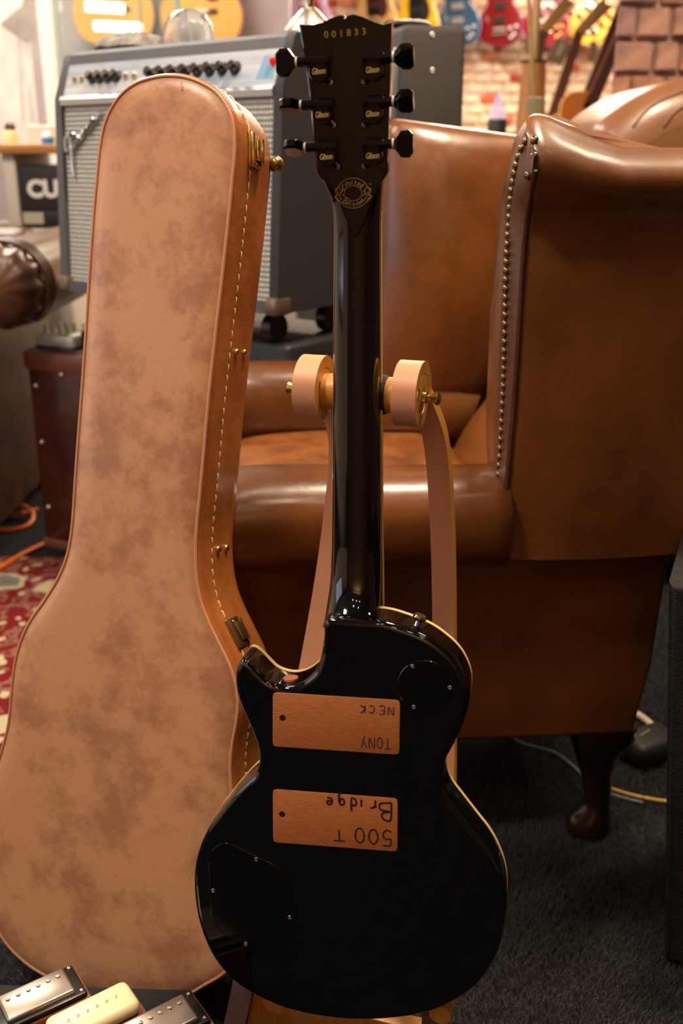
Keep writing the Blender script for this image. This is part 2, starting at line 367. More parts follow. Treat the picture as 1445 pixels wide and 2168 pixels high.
# covers
bcov = mat('black_cover_plastic', (9, 9, 10), .12, 0, 0, .5)
c = gf.uv(899, 1453); r = (gf.uv(958, 1453)[0] - gf.uv(840, 1453)[0]) / 2
g = G(); g.lathe([(r, -.001), (r, .0008), (r - .0008, .0013), (.0001, .0013)], gf.mat(c[0], c[1], 0), 48); sc = g.build('switch_cover', bcov, guitar, 30)
for p in ((873, 1410), (952, 1455), (876, 1496)): screw(sc, gf.mat(*gf.uv(*p), .0012), .0025)
CC = [(473, 1784), (455, 1793), (443, 1808), (442, 1830), (444, 1880), (446, 1925), (449, 1952), (462, 1969), (520, 2005), (566, 2034), (589, 2040), (608, 2033), (618, 2018), (620, 1980), (619, 1900), (613, 1862), (596, 1842), (572, 1826), (522, 1802), (495, 1788)]
cu_ = ccw([tuple(p) for p in cat([gf.uv(*p) for p in CC], 3)])
g = G(); plate(g, gf, cu_, .0012, -.001, .0007, 0, 2); cc = g.build('control_cover', bcov, guitar, 30)
for p in ((543, 1818), (452, 1884), (614, 1941), (521, 1997)): screw(cc, gf.mat(*gf.uv(*p), .0012), .0025)
# pickup blocks
for nm, crn, hole in (('NECK', [(577, 1465), (847, 1482), (845, 1598), (577, 1580)], (598, 1519)), ('BRIDGE', [(577, 1670), (842, 1690), (841, 1803), (578, 1783)], (597, 1723))):
    q = [V(gf.uv(*p)) for p in crn]
    pts = []
    for i in range(4):   # rounded corners
        a, b, cc_ = q[i - 1], q[i], q[(i + 1) % 4]
        p1 = b + (a - b).normalized() * .0045; p2 = b + (cc_ - b).normalized() * .0045
        pts += [p1, p1 * .3 + b * .5 + p2 * .2, p2 * .3 + b * .5 + p1 * .2, p2]
    g = G(); plate(g, gf, ccw(pts), .0006, -.004, .0006, 0, 2); pb = g.build('pickup_block', tagwood, guitar, 40)
    tag(pb, 'orange-brown wooden block with pencilled words NECK and TONY' if nm == 'NECK' else 'orange-brown wooden block with marker words Bridge and 500 T')
    g = G(); g.lathe([(.0031, 0), (.0031, .0002), (.0001, .0002)], gf.mat(*gf.uv(*hole), .0006), 18); g.build('hole', mat('dark_hole', (8, 5, 3), .9), pb, None)
    ux = (q[1] - q[0]).normalized(); ang = math.atan2(ux.y, ux.x)
    def LM(px, py): return gf.mat(*gf.uv(px, py), .00085) @ Matrix.Rotation(ang + math.pi, 4, 'Z')
    k = 1 / 2040.0
    if nm == 'NECK':
        handwriting('lettering', 'NECK', LM(833, 1496), 13 * k, 17 * k, 6 * k, .0011, ink, pb)
        handwriting('lettering', 'TONY', LM(826, 1563), 13 * k, 23 * k, 3 * k, .0011, ink, pb)
    else:
        handwriting('lettering', 'B', LM(828, 1699), 30 * k, 38 * k, 0, .0019, ink2, pb)
        handwriting('lettering', 'ridge', LM(795, 1694), 20 * k, 27 * k, 5 * k, .0019, ink2, pb)
        handwriting('lettering', '500', LM(829, 1758), 24 * k, 34 * k, 4 * k, .0016, ink2, pb)
        handwriting('lettering', 'T', LM(728, 1758), 24 * k, 24 * k, 4 * k, .0015, ink2, pb)
# strap button on the upper bout
c = gf.uv(880, 1322, -.024)
g = G(); Ms = axis_mat(gf.w(c[0], c[1] - .004, -.024), gf.v * .95 + gf.u * .3)
g.lathe([(.005, 0), (.0035, .003), (.003, .008), (.0065, .0105), (.0072, .0125), (.0055, .0145), (.0001, .0148)], Ms, 20); g.build('strap_button', mat('chrome', (225, 222, 218), .12, 1.0), guitar, 40)
# round orange-brown disc on the cutaway rim
c = gf.uv(613, 1440, -.02)
best = min(range(len(bu)), key=lambda i: (V(bu[i]) - V(c)).length)
t = (V(bu[(best + 1) % len(bu)]) - V(bu[best - 1])).normalized(); nrm = gf.u * t.y - gf.v * t.x
g = G(); g.lathe([(.0075, -.004), (.0075, .0022), (.0001, .0022)], axis_mat(gf.w(bu[best][0], bu[best][1], -.02), nrm), 24); g.build('rim_disc', mat('rim_disc_orange', (205, 120, 80), .5), guitar, 30)

# ================================================================ wooden guitar stand
birch = mat('birch_edge', (214, 152, 70), .4, var=(190, 128, 52), vscale=30, stretch=(6, 6, 1), vlo=.3, vhi=.7)
stface = mat('stand_tan_face', (220, 154, 112), .45, var=(212, 144, 104), vscale=6)
padlea = mat('stand_leather_pad', (88, 62, 58), .6, bump=.2)
SY = math.radians(18); sb = V((math.sin(SY), math.cos(SY), 0)); su = V((math.cos(SY), -math.sin(SY), 0))
dn = gf.uv(755, 842, -.058); DOW = gf.w(dn[0], dn[1], -.058 - .019)
def plane_at(px, py, bk): return atP(px, py, DOW + sb * bk, -sb)
stand = empty('guitar_stand', V((DOW.x, DOW.y, 0)), 'tan wooden guitar stand with scrolled uprights, holding the black guitar', 'stand')
SC = {-1: plane_at(664, 826, -.012), 1: plane_at(869, 840, -.012)}
PTH = {-1: [(718, 905, .040), (722, 980, .052), (714, 1060, .058), (703, 1150, .060), (688, 1250, .055), (672, 1340, .045), (655, 1430, .030), (620, 1600, -.01), (580, 1800, -.055), (545, 1960, -.085), (511, 2125, -.11), (495, 2190, -.12)],
       1: [(917, 905, .040), (929, 980, .052), (934, 1060, .058), (938, 1150, .060), (940, 1250, .055), (941, 1340, .045), (942, 1430, .030), (941, 1600, -.01), (938, 1800, -.055), (932, 1960, -.085), (922, 2140, -.11), (918, 2210, -.12)]}
PADP = {}
for s in (-1, 1):
    c = SC[s]; pts = []; nr = 56
    for k in range(nr):
        a = math.radians(500 - 500 * k / (nr - 1)); r = .0315 - .0175 * (500 - 500 * k / (nr - 1)) / 500
        pts.append(c + sb * (r * math.cos(a) + .0) + V((0, 0, r * math.sin(a))))
    low = [plane_at(*p) for p in PTH[s]]
    # continue to the floor
    d = (low[-1] - low[-2]).normalized(); end = low[-1] + d * ((low[-1].z - 0.0) / -d.z); low.append(low[-1].lerp(end, .5)); low.append(end)
    full = pts + cat([pts[-1]] + low, 5, False)[1:]
    rings = []
    for i, p in enumerate(full):
        t = full[min(i + 1, len(full) - 1)] - full[max(i - 1, 0)]; t = t - su * t.dot(su); t.normalize(); nn = su.cross(t)
        th = .0058 if i < nr else .0058 + min(1, (i - nr) / 12) * .003
        wd = .0118
        rings.append([p + su * x + nn * y for x, y in ((-wd, -th), (wd, -th), (wd, th), (-wd, th))])
    if True:
        g = G(); g.loft(rings); up = g.build('scrolled_upright', birch, stand, 30)
        up.data.materials.append(stface)
        for pl in up.data.polygons:
            if abs(pl.normal.dot(su)) < .5: pl.material_index = 1
    g = G(); g.lathe([(.0125, -.0113), (.0125, .0113)], axis_mat(c, su), 24); g.build('scroll_core', birch, stand, 30)
    # brass thumb screw
    g = G(); g.lathe([(.006, 0), (.006, .004), (.0035, .005), (.0035, .009), (.006, .013), (.0065, .015), (.004, .017), (.0001, .0172)], axis_mat(c + su * s * .0118, su * s), 18)
    g.build('thumb_screw', mat('brass', (206, 178, 108), .22, 1.0), stand, 40)
    # leather pad on lower upright
    i0 = next(i for i, p in enumerate(full) if p.z < low[-5].z - .01); pr = []
    for i in range(i0, len(full)):
        p = full[i]
        if p.z < low[-4].z - .028: break
        t = full[min(i + 1, len(full) - 1)] - full[i - 1]; t = t - su * t.dot(su); t.normalize(); nn = su.cross(t)
        nn = nn if nn.dot(sb) < 0 else -nn
        pr.append([p + su * x + nn * y for x, y in ((-.0126, .002), (-.0126, .0105), (.0126, .0105), (.0126, .002))])
    if len(pr) > 1: g = G(); g.loft(pr); g.build('leather_pad', padlea, stand, 30)
    PADP[s] = low
g = G(); a, b = SC[-1] + su * .012, SC[1] - su * .012
g.tube([a, b], .0175, 24); g.build('cross_dowel', birch, stand, 40)
mid = a.lerp(b, .64); g = G(); dd = (b - a).normalized()
g.tube([mid - dd * .02, mid - dd * .017, mid + dd * .012, mid + dd * .0165, mid + dd * .0185], [.0186, .0195, .0195, .018, .012], 14); g.build('neck_pad', mat('black_foam', (32, 24, 22), .85), stand, 40)
# lower cross board and pegs that carry the guitar
l0, l1 = PADP[-1], PADP[1]
a, b = l0[-4] + sb * .02, l1[-4] + sb * .02; zb = min(a.z, b.z) - .02
rbox('cross_board', birch, axis_mat(V(((a.x + b.x) / 2, (a.y + b.y) / 2, zb)), (0, 0, 1), su), (b - a).dot(su), .02, .075, .003, 2, stand)
bot = gf.w(0, 0, -.025)
for s in (-.09, .09):
    p = gf.w(s, min(q[1] for q in bu if abs(q[0] - s) < .02), -.022)
    e = V((p.x, p.y, p.z)) ; bp_ = e + sb * ((a + sb * 0 - e).dot(sb))
    g = G(); g.tube([bp_ - V((0, 0, .012)), e - V((0, 0, .0125)) - sb * .002], .012, 14); g.build('support_peg', birch, stand, 40)

# ================================================================ brown guitar case
ctan = mat('case_tan_leather', (208, 150, 104), .40, 0, .3, .4, var=(178, 120, 84), vscale=12, vlo=.40, vhi=.53, bump=.06, bscale=160, detail=13, coat_rough=.3)
nt_ = ctan.node_tree; nzb = [n for n in nt_.nodes if n.type == 'TEX_NOISE'][0]; nzb.inputs['Roughness'].default_value = .72; nzb.inputs['Distortion'].default_value = .0
cbrn = mat('case_brown_leather', (176, 104, 50), .38, 0, .2, .4, var=(140, 78, 34), vscale=10, vlo=.34, vhi=.6, bump=.15, bscale=90, coat_rough=.25)
brass = MATS['brass']; abrass = mat('aged_brass', (150, 125, 80), .3, .9)
cf = Frame(atZ(395, 2122, 0.035), 18, 13)
case_ = empty('guitar_case', V((cf.O.x, cf.O.y, 0)), 'tan mottled leather guitar case with white stitching, standing upright at the left', 'guitar case')
CASE = [(355, 153), (325, 157), (290, 168), (258, 190), (232, 224), (214, 268), (205, 320), (200, 370), (193, 450), (185, 560), (177, 690), (169, 810), (160, 930), (153, 1030), (148, 1105), (139, 1165), (122, 1213), (93, 1262), (60, 1310), (38, 1358), (25, 1412), (19, 1470), (13, 1530), (-2, 1590), (-20, 1645), (-36, 1720), (-42, 1790), (-38, 1860), (-24, 1925), (0, 1985), (40, 2031), (85, 2064), (150, 2096), (230, 2116), (310, 2124), (385, 2117), (440, 2089), (484, 2060), (515, 2010), (532, 1940), (536, 1870), (528, 1800), (512, 1735), (499, 1680), (495, 1630), (499, 1580), (507, 1535), (511, 1495), (507, 1450), (493, 1405), (470, 1358), (447, 1310), (432, 1268), (424, 1220), (422, 1165), (425, 1110), (431, 1050), (440, 950), (449, 850), (463, 720), (476, 610), (489, 490), (499, 390), (505, 320), (502, 262), (489, 224), (462, 188), (425, 166), (390, 155)]
for it in range(6):
    lowz = min(cf.pix(*p, 0).z for p in CASE) - .100 * cf.n.z
    cf.O = atZ(395, 2122, cf.O.z - lowz + .001)
cu2 = ccw([tuple(p) for p in cat([cf.uv(*p) for p in CASE], 4)])
CT = .112
g = G(); rings = []
for d, n in ((.03, .0045), (.018, .004), (.007, .002), (.004, -.0005)): rings.append([cf.w(q[0], q[1], n) for q in inset(cu2, d)])
g.loft(rings, True, False); g.build('front_panel', ctan, case_, 60)
g = G(); rings = []
for d, n in ((.0045, -.001), (.0035, .0004), (.002, .0002), (.0004, -.0018), (0, -.006), (0, -.024), (-.0006, -.026), (-.0006, -.034), (0, -.036), (.0, -CT + .03), (.002, -CT + .015), (.008, -CT + .004), (.02, -CT)): rings.append([cf.w(q[0], q[1], n) for q in inset(cu2, d)])
g.loft(rings, False, True); g.build('side_shell', cbrn, case_, 60)
g = G(); ring = [cf.w(q[0], q[1], .0012) for q in inset(cu2, .0042)]; g.tube(ring + [ring[0]], .0019, 8, False); g.build('piping', mat('piping_leather', (204, 142, 104), .4), case_, 60)
# stitches along the right side
side = [i for i in range(len(cu2))]
per = [V(q) for q in cu2]; acc = 0; stm = None; ns = 0
stitch_m = mat('cream_thread', (240, 218, 165), .6)
right = [i for i, q in enumerate(per) if True]
tot = 0; pos = 0.0; step = .0125
for i in range(len(per)):
    a, b = per[i], per[(i + 1) % len(per)]; L = (b - a).length
    while pos < tot + L:
        q = a.lerp(b, (pos - tot) / L); t = (b - a).normalized(); nr = V((t.y, -t.x))
        if nr.x > -.2 and q.y > .05:
            if stm is None:
                gg = G(); gg.tube([(-.0042, 0, -.0003), (-.0025, 0, .0006), (.0025, 0, .0006), (.0042, 0, -.0003)], .0008, 6); stm = gg.mesh('stitch', stitch_m, 60)
            place('stitch', stm, axis_mat(cf.w(q.x, q.y, -.030) + (cf.u * nr.x + cf.v * nr.y) * .0009, cf.u * nr.x + cf.v * nr.y, cf.u * t.x + cf.v * t.y), case_)
        pos += step
    tot += L
def on_case(px, py, n):
    """nearest outline point (right side) to a pixel at depth n -> world point, outward normal, tangent"""
    c = V(cf.uv(px, py, n)); i = min(range(len(per)), key=lambda k: (per[k] - c).length); t = (per[(i + 1) % len(per)] - per[i - 1]).normalized()
    nr = cf.u * t.y - cf.v * t.x; q = per[i]
    # slide along tangent to match
    q = q + t * (c - q).dot(t); return cf.w(q.x, q.y, n), nr, cf.u * t.x + cf.v * t.y
for px, py, mm in ((527, 320, brass), (493, 1344, abrass)):
    p, nr, t = on_case(px, py, -.042)
    lt = empty('latch', p); lt.parent = case_; lt.matrix_basis = WM[case_].inverted() @ WM[lt]
    M = axis_mat(p, nr, t)   # x along edge, y = across
    yb = M.to_3x3() @ V((0, 1, 0)); fl = 1 if yb.dot(cf.n) > 0 else -1
    rbox('latch_plate', mm, M @ Matrix.Translation((0, 0, .0012)), .037, .034, .0024, .001, 2, lt)
    rbox('catch', mm, M @ Matrix.Translation((0, fl * .013, .004)), .034, .008, .006, .002, 2, lt)
    rbox('hasp', mm, M @ Matrix.Translation((0, -fl * .002, .005)), .022, .016, .006, .002, 2, lt)
    g = G(); g.tube([M @ V((-.014, -fl * .012, .005)), M @ V((.014, -fl * .012, .005))], .0026, 10); g.build('hinge_pin', mm, lt, 40)
    for x in (-.014, .014): screw(lt, M @ Matrix.Translation((x, 0, .0024)), .002)
for px, py, r in ((499, 746, .0042), (516, 747, .0042), (462, 1163, .0042), (477, 1160, .0042)):
    n = -.050 if px in (499, 462) else -.073
    p, nr, t = on_case(px, py, n)
    g = G(); g.lathe([(r, 0), (r * .95, r * .35), (r * .6, r * .75), (.0001, r * .85)], axis_mat(p, nr), 14); g.build('stud', brass, case_, 60)
p, nr, t = on_case(560, 350, -CT + .012)
g = G(); r = .0095; g.lathe([(r * .8, -.002), (r, .003), (r * .95, .007), (r * .6, .011), (.0001, .0125)], axis_mat(p, nr), 18); g.build('bumper_foot', abrass, case_, 60)
q = cf.uv(385, 172, .0); g = G(); g.tube([cf.pix(383, 170, .0015), cf.pix(385, 180, .0028), cf.pix(386, 190, .0033), cf.pix(386, 195, .003)], [.0008, .0012, .0018, .0012], 8); g.build('leather_crease', ctan, case_, 60)
# ================================================================ wing armchair
lea = mat('chair_leather', (124, 71, 25), .36, 0, .4, .5, var=(78, 42, 14), vscale=5, vlo=.28, vhi=.62, bump=.10, bscale=70, rvar=.08, coat_rough=.2)
lead = mat('chair_leather_band', (98, 58, 36), .36, 0, .15, .5, var=(78, 44, 26), vscale=12, bump=.1, coat_rough=.25)
foot = atZ(1268, 1775, 0.0)
CY_ = -5.5
ca = V((math.cos(math.radians(CY_)), -math.sin(math.radians(CY_)), 0)); cb = V((math.sin(math.radians(CY_)), math.cos(math.radians(CY_)), 0))
C0 = foot - cb * .06          # near outer plane b = 0
def cp(px, py, b): return atP(px, py, C0 + cb * b, -cb)
def cl(p, b):                  # world -> (a, z)
    return ((p - C0).dot(ca), p.z)
def cw(a, b, z): return C0 + ca * a + cb * b + V((0, 0, z))
def caz(px, py, b=0.0): return cl(cp(px, py, b), b)
chair = empty('wing_armchair', V((C0.x - .2, C0.y + .35, 0)), 'brown leather wing armchair with nailhead trim, seen from its side behind the stand', 'armchair')
# near wing : horizontal sections from bottom to top
aback = caz(1470, 700, .06)[0]
ROWS = [(1185, 1062, 1050), (1150, 1060, 1048), (1090, 1064, 1038), (1040, 1069, 1032), (950, 1077, 1026), (850, 1086, 1029), (750, 1093, 1033), (650, 1099, 1038), (560, 1104, 1046), (480, 1112, 1054), (430, 1118, 1060), (400, 1122, 1065), (380, 1127, 1068), (360, 1130, 1073), (335, 1133, 1078), (310, 1134, 1084), (290, 1133, 1089), (272, 1131, 1100), (256, 1130, 1110), (246, 1135, 1122), (240, 1146, 1138)]
def bulge(py):    # outward push of the outer skin, and of the back inner skin
    if py > 450: return 0.0
    t = (py - 240) / 210.0; return -.052 * math.sin(math.pi * min(1, t * 1.02)) ** .8
rings = []
zt = caz(1200, 240, -.02)[1]
for py, po, pi in ROWS:
    bo = bulge(py); th = .105
    if py < 300: th *= .45 + .55 * (py - 240) / 60.0
    ao, z = caz(po, py, bo); ai = caz(pi, py, bo + th * .62)[0]
    # dip of the wing top towards the back
    ring = []
    def dz(a): 
        k = max(0.0, (z - (zt - .14)) / .14); return -k * .036 * max(0, min(1, (a - ao) / .09)) 
    drop = dz
    A = [0, .015, .045, .09, .15, .22, .3, .37]
    prof = []
    for a in reversed(A):
        am = ao + a * (aback - ao) / .37
        belly = .010 * math.sin(math.pi * min(1, a / .37)) * (1 if py > 450 else 0) 
        prof.append((am, bo - belly + (.004 if a == 0 else 0), drop(am)))
    prof.append((ao - .006, bo + .012, 0)); prof.append((ao + (ai - ao) * .35, bo + th * .22, 0)); prof.append((ao + (ai - ao) * .55, bo + th * .36, 0))
    prof.append((ai + .004, bo + th * .46, 0)); prof.append((ai, bo + th * .62, 0)); prof.append((ai + .008, bo + th * .85, 0)); prof.append((ai + .03, bo + th, 0))
    for a in (.1, .2, .3, .37):
        am = ao + a * (aback - ao) / .37; prof.append((am, bo + th + .01, drop(am)))
    rings.append([cw(a, b, z + d) for a, b, d in prof])
g = G(); g.loft(rings); wing = g.build('near_wing', lea, chair, 75)
# darker band that carries the nails
g = G(); br = []
for k, (py, po, pi) in enumerate(ROWS[1:-5]):
    py_, po_, pi_ = py, po, pi
    a = cp(po - 1, py, bulge(py) - .001); b = cp(po + (pi - po) * .52, py, bulge(py) + .105 * .30)
    br.append((a, b))
for q in br: pass
rb = [[a + cb * .02, a - cb * .002 - ca * .002, b - cb * .003 - ca * .003, b + cb * .02] for a, b in br]
g.loft(rb); nband = g.build('nail_band', lead, chair, 40); whit = hitter([wing, nband])
# nailheads
NL = cat([V((p[0], p[1], 0)) for p in [(1131, 297), (1120, 296), (1109, 303), (1101, 321), (1095, 341), (1087, 380), (1080, 430), (1075, 500), (1071, 580), (1069, 660), (1067, 740), (1065, 810), (1062, 880), (1058, 950), (1054, 1010), (1050, 1052)]], 60, False)
nm = None; last = None; bronze = mat('bronze_nail', (120, 98, 74), .28, .9)
pts = []
for p in NL:
    if last is None or (p - last).length > 18.2: pts.append((p.x, p.y)); last = p
pts += [(1130, 331), (1117, 372)]
gg = G(); gg.lathe([(.0052, 0), (.0050, .0015), (.0036, .0033), (.0001, .0041)], Matrix(), 10); nm = gg.mesh('nailhead', bronze, 60)
for x, y in pts:
    h = whit(x, y)
    if h: place('nailhead', nm, axis_mat(h[0], h[1]), chair)
# welt along the wing's outer edge
g = G(); g.tube([cp(po + 1, py, bulge(py) - .0005) for py, po, pi in ROWS[:-7]], .0035, 8); g.build('welt', lead, chair, 60)
# near arm : ellipse sections along a
def arm(name, b0, st, parent):
    rings = []
    for px, yt, yb, w in st:
        a, zt_ = caz(px, yt, b0); zb_ = caz(px, yb, b0)[1]; zc = (zt_ + zb_) / 2; h = (zt_ - zb_) / 2; ring = []
        for k in range(28):
            t = 2 * math.pi * k / 28; ring.append(cw(a, b0 + w * math.copysign(abs(math.cos(t)) ** .85, math.cos(t)), zc + h * math.copysign(abs(math.sin(t)) ** .85, math.sin(t))))
        rings.append(ring)
    g = G(); g.loft(rings); return g.build(name, lea, parent, 80)
arm('arm', .045, [(432, 1075, 1100, .02), (438, 1040, 1150, .05), (448, 1012, 1180, .07), (465, 1000, 1192, .078), (500, 996, 1195, .08), (560, 992, 1194, .078), (650, 990, 1190, .076), (760, 991, 1188, .074), (860, 992, 1184, .072), (960, 990, 1182, .07), (1030, 988, 1184, .068), (1062, 990, 1186, .066), (1072, 1010, 1175, .05)], chair)
arm('arm', .60, [(455, 800, 890, .02), (462, 780, 915, .05), (480, 770, 925, .062), (560, 766, 926, .065), (700, 766, 927, .065), (830, 772, 928, .065), (960, 785, 930, .065), (1040, 800, 930, .06), (1110, 820, 930, .05)], chair)
# far wing (its inner face)
g = G(); rings = []
FW = [(250, 842, 1150), (254, 828, 1150), (268, 818, 1150), (300, 812, 1150), (400, 806, 1150), (520, 800, 1150), (640, 792, 1150), (740, 786, 1150), (800, 782, 1150), (840, 780, 1150)]
for i, (py, l, r) in enumerate(FW):
    a0, z = caz(l, py, .56); a1 = caz(r, py + 12, .56)[0]; th = (.02, .035, .055, .07)[min(i, 3)]; c = .595; blg = (0, .002, .006, .013, .03, .04, .038, .03, .02, .01)[i]
    zz = lambda a: z - .03 * max(0, (a - a0) / (a1 - a0)) * (1 if i < 4 else .3)
    pr = [(a0 + .03, c + th * .5), (a0 + .008, c + th * .3), (a0, c), (a0 + .006, c - th * .35), (a0 + .025, c - th * .55)]
    for k in range(1, 7):
        t = k / 6; pr.append((a0 + .025 + (a1 - a0 - .025) * t, c - th * .55 - blg * math.sin(math.pi * min(1, t * 1.0 + .12)) ** .6))
    pr += [(a1, c + th * .5)]
    rings.append([cw(a, b, zz(a)) for a, b in pr])
g.loft(list(reversed(rings))); g.build('far_wing', lea, chair, 75)
# inside back, outer back
def slab(name, pts, b0, b1, m, r=.02, parent=chair, bulge_=0):
    fr = Frame(cw(0, b0, 0), CY_); fr.O = cw(0, b0, 0); fr.u = ca.copy(); fr.v = V((0, 0, 1)); fr.n = -cb
    g = G(); plate(g, fr, ccw(pts), 0, -(b1 - b0), r, r, 5); return g.build(name, m, parent, 70)
ab = aback
zs = caz(900, 985, .08)[1]; seat_z = caz(900, 930, .5)[1]
seat_z = min(seat_z, zs - .045)
bk = [tuple(p) for p in cat([caz(x, y, .50) for x, y in ((948, 1010), (952, 965), (985, 900), (1030, 838), (1062, 780), (1090, 650), (1110, 450), (1124, 330))] + [(ab - .05, zt - .08), (ab - .03, zt - .12), (ab - .04, seat_z + .2), (ab - .06, seat_z - .05)], 4)]
slab('inside_back', bk, .12, .52, lea, .03)
slab('outer_back', [(ab - .07, .26), (ab + .0, zt - .12), (ab - .03, zt - .06), (ab - .1, zt - .09), (ab - .14, .26)], .085, .57, lea, .02)
af = caz(455, 1300, .03)[0]
# seat cushion and platform
cs = [tuple(p) for p in cat([(af + .02, seat_z - .02), (af + .06, seat_z + .004), (af + .2, seat_z + .012), (ab - .35, seat_z + .006), (ab - .23, seat_z - .01), (ab - .22, seat_z - .1), (af + .05, seat_z - .105), (af + .01, seat_z - .08)], 4)]
slab('seat_cushion', cs, .10, .56, mat('seat_leather', (142, 84, 38), .38, 0, .3, .5, var=(108, 60, 25), vscale=16, vlo=.35, vhi=.6, bump=.35, bscale=26, coat_rough=.25), .03)
# side panels
sp = [caz(455, 1150, .06), caz(1412, 1140, .06), caz(1408, 1180, .06), caz(1372, 1400, .06), caz(1332, 1543, .06), caz(1150, 1551, .06), caz(960, 1558, .06), caz(600, 1572, .06), caz(455, 1580, .06)]
slab('side_panel', sp, .045, .075, lea, .008)
slab('side_panel', sp, .585, .615, lea, .008)
zb = caz(960, 1558, .06)[1]
slab('front_rail', [(af - .0, zb), (af + .05, zb), (af + .05, seat_z - .1), (af, seat_z - .1)], .07, .59, lea, .008)
slab('base_board', [(af + .01, zb + .005), (caz(1320, 1543, .06)[0], zb + .005), (caz(1320, 1543, .06)[0], zb + .03), (af + .01, zb + .03)], .07, .59, mat('dark_lining', (18, 14, 12), .9), .004)
# small torn welt at the lower rear corner
g = G(); g.tube([cp(1382, 1172, .045), cp(1398, 1164, .04), cp(1413, 1153, .042)], [.001, .005, .003], 8); g.build('loose_welt', lead, chair, 60)
# cabriole legs
legm = mat('dark_leg_wood', (36, 24, 19), .22, 0, .4)
def cab_leg(a, b, flip):
    pf = [(zb + .004, .0, .046, .038), (zb - .02, .0, .044, .037), (zb - .05, -.002, .036, .032), (zb - .085, .0, .025, .024), (.065, .006, .020, .020), (.050, .004, .021, .021), (.036, -.002, .029, .027), (.020, -.006, .035, .031), (.007, -.006, .034, .030), (.0, -.006, .029, .026)]
    rings = []
    for z, off, ra, rb_ in pf:
        sq = 1 if z > zb - .03 else 0; ring = []
        for k in range(20):
            t = 2 * math.pi * k / 20; c_, s_ = math.cos(t), math.sin(t)
            if sq: m_ = max(abs(c_), abs(s_)); c_ /= m_; s_ /= m_
            ring.append(cw(a + off * flip + ra * c_, b + rb_ * s_ - .004, max(z, 0)))
        rings.append(ring)
    g = G(); g.loft(rings); g.build('leg', legm, chair, 60)
al = caz(1272, 1545, .075)[0]
cab_leg(al, .082, 1); cab_leg(al, .56, 1); cab_leg(af + .06, .082, 1); cab_leg(af + .06, .56, 1)
# ================================================================ setting
def quad(name, pts, m, kind='structure'):
    g = G(); g.add(pts, [tuple(range(len(pts)))]); o = g.build(name, m, None, None); o['kind'] = kind; return o
carp = mat('carpet_black', (30, 30, 31), .95, 0, 0, .2, var=(20, 20, 21), vscale=40, bump=.4, bscale=300)
XL, XR, Y0, Y1 = -3.0, 3.0, -2.8, 8.0
quad('floor', [(XL, Y0, 0), (XR, Y0, 0), (XR, Y1, 0), (XL, Y1, 0)], carp)
quad('ceiling', [(XL, Y0, CEIL), (XL, Y1, CEIL), (XR, Y1, CEIL), (XR, Y0, CEIL)], mat('ceiling_paint', (170, 158, 142), .9))
cwall = mat('cream_wall', (222, 208, 196), .8, var=(212, 196, 184), vscale=2)
quad('wall_left', [(XL, Y0, 0), (XL, Y1, 0), (XL, Y1, CEIL), (XL, Y0, CEIL)], cwall)
# shop window in the left wall, out of frame: daylight
wz0, wz1, wy0, wy1 = .75, 2.25, -.75, .95
win = rbox('window_1', mat('window_frame_white', (225, 222, 215), .5), Matrix.Translation((XL + .03, (wy0 + wy1) / 2, (wz0 + wz1) / 2)), .06, wy1 - wy0 + .12, wz1 - wz0 + .12, .004, 1); win['kind'] = 'structure'
for k in range(2):
    ya = wy0 + k * (wy1 - wy0) / 2 + .03; yb = wy0 + (k + 1) * (wy1 - wy0) / 2 - .03
    g = G(); g.box(Matrix.Translation((XL + .062, (ya + yb) / 2, (wz0 + wz1) / 2)), .006, yb - ya, wz1 - wz0); g.build('pane', mat('daylit_pane', (220, 230, 245), .2, emit=(205, 222, 255), estr=1.7), win, None)
quad('wall_right', [(XR, Y0, 0), (XR, Y0, CEIL), (XR, Y1, CEIL), (XR, Y1, 0)], mat('dark_right_wall', (92, 70, 62), .85))
quad('wall_front', [(XL, Y0, 0), (XL, Y0, CEIL), (XR, Y0, CEIL), (XR, Y0, 0)], mat('wood_panel_wall', (120, 82, 48), .6, var=(92, 60, 34), vscale=6, stretch=(8, 8, .6)))
# partition behind the acoustic guitars
xe = atY(614, 60, 5.7).x
g = G(); g.box(Matrix.Translation(((XL + xe) / 2, 5.76, CEIL / 2)), xe - XL, .12, CEIL); g.build('wall_partition', mat('partition_wall', (176, 164, 166), .8, var=(160, 146, 148), vscale=2), None, None)['kind'] = 'structure'
# brick wall at the back
bw = G(); bw.add([(XL, Y1, 0), (XL, Y1, CEIL), (XR, Y1, CEIL), (XR, Y1, 0)], [(0, 1, 2, 3)])
back = bw.build('wall_back', mat('whitewashed_mortar', (232, 208, 184), .9, var=(206, 172, 148), vscale=9, bump=.4), None, None); back['kind'] = 'structure'
BC = [(226, 200, 178), (220, 184, 160), (214, 168, 142), (196, 92, 66), (168, 62, 52), (216, 132, 92), (150, 66, 60)]
BWT = [30, 22, 12, 12, 9, 7, 5]
bms = []
for i, c in enumerate(BC):
    m = mat('brick_back_%d' % i, c, .85, var=tuple(int(x * .86) for x in c), vscale=22, bump=.5, bscale=60)
    bms.append([rbox_mesh('brick', m, w, .03, .055, .006, 1) for w in (.118, .07)])
x0b, x1b = atY(622, 100, 8).x, atY(1318, 100, 8).x; z0b = atY(1100, 262, 8).z; z1b = atY(1100, -6, 8).z
row = 0; z = z0b
while z < z1b:
    x = x0b + (row % 2) * -.05; 
    while x < x1b:
        k = random.choices(range(7), BWT)[0]; w = 0 if random.random() < .72 else 1; L = (.118, .07)[w]
        place('brick', bms[k][w], Matrix.Translation((x + L / 2, Y1 - .004 - random.random() * .006, z + .03)) @ Matrix.Rotation(random.uniform(-.01, .01), 4, 'Y'), back); x += L + .016
    z += .071; row += 1
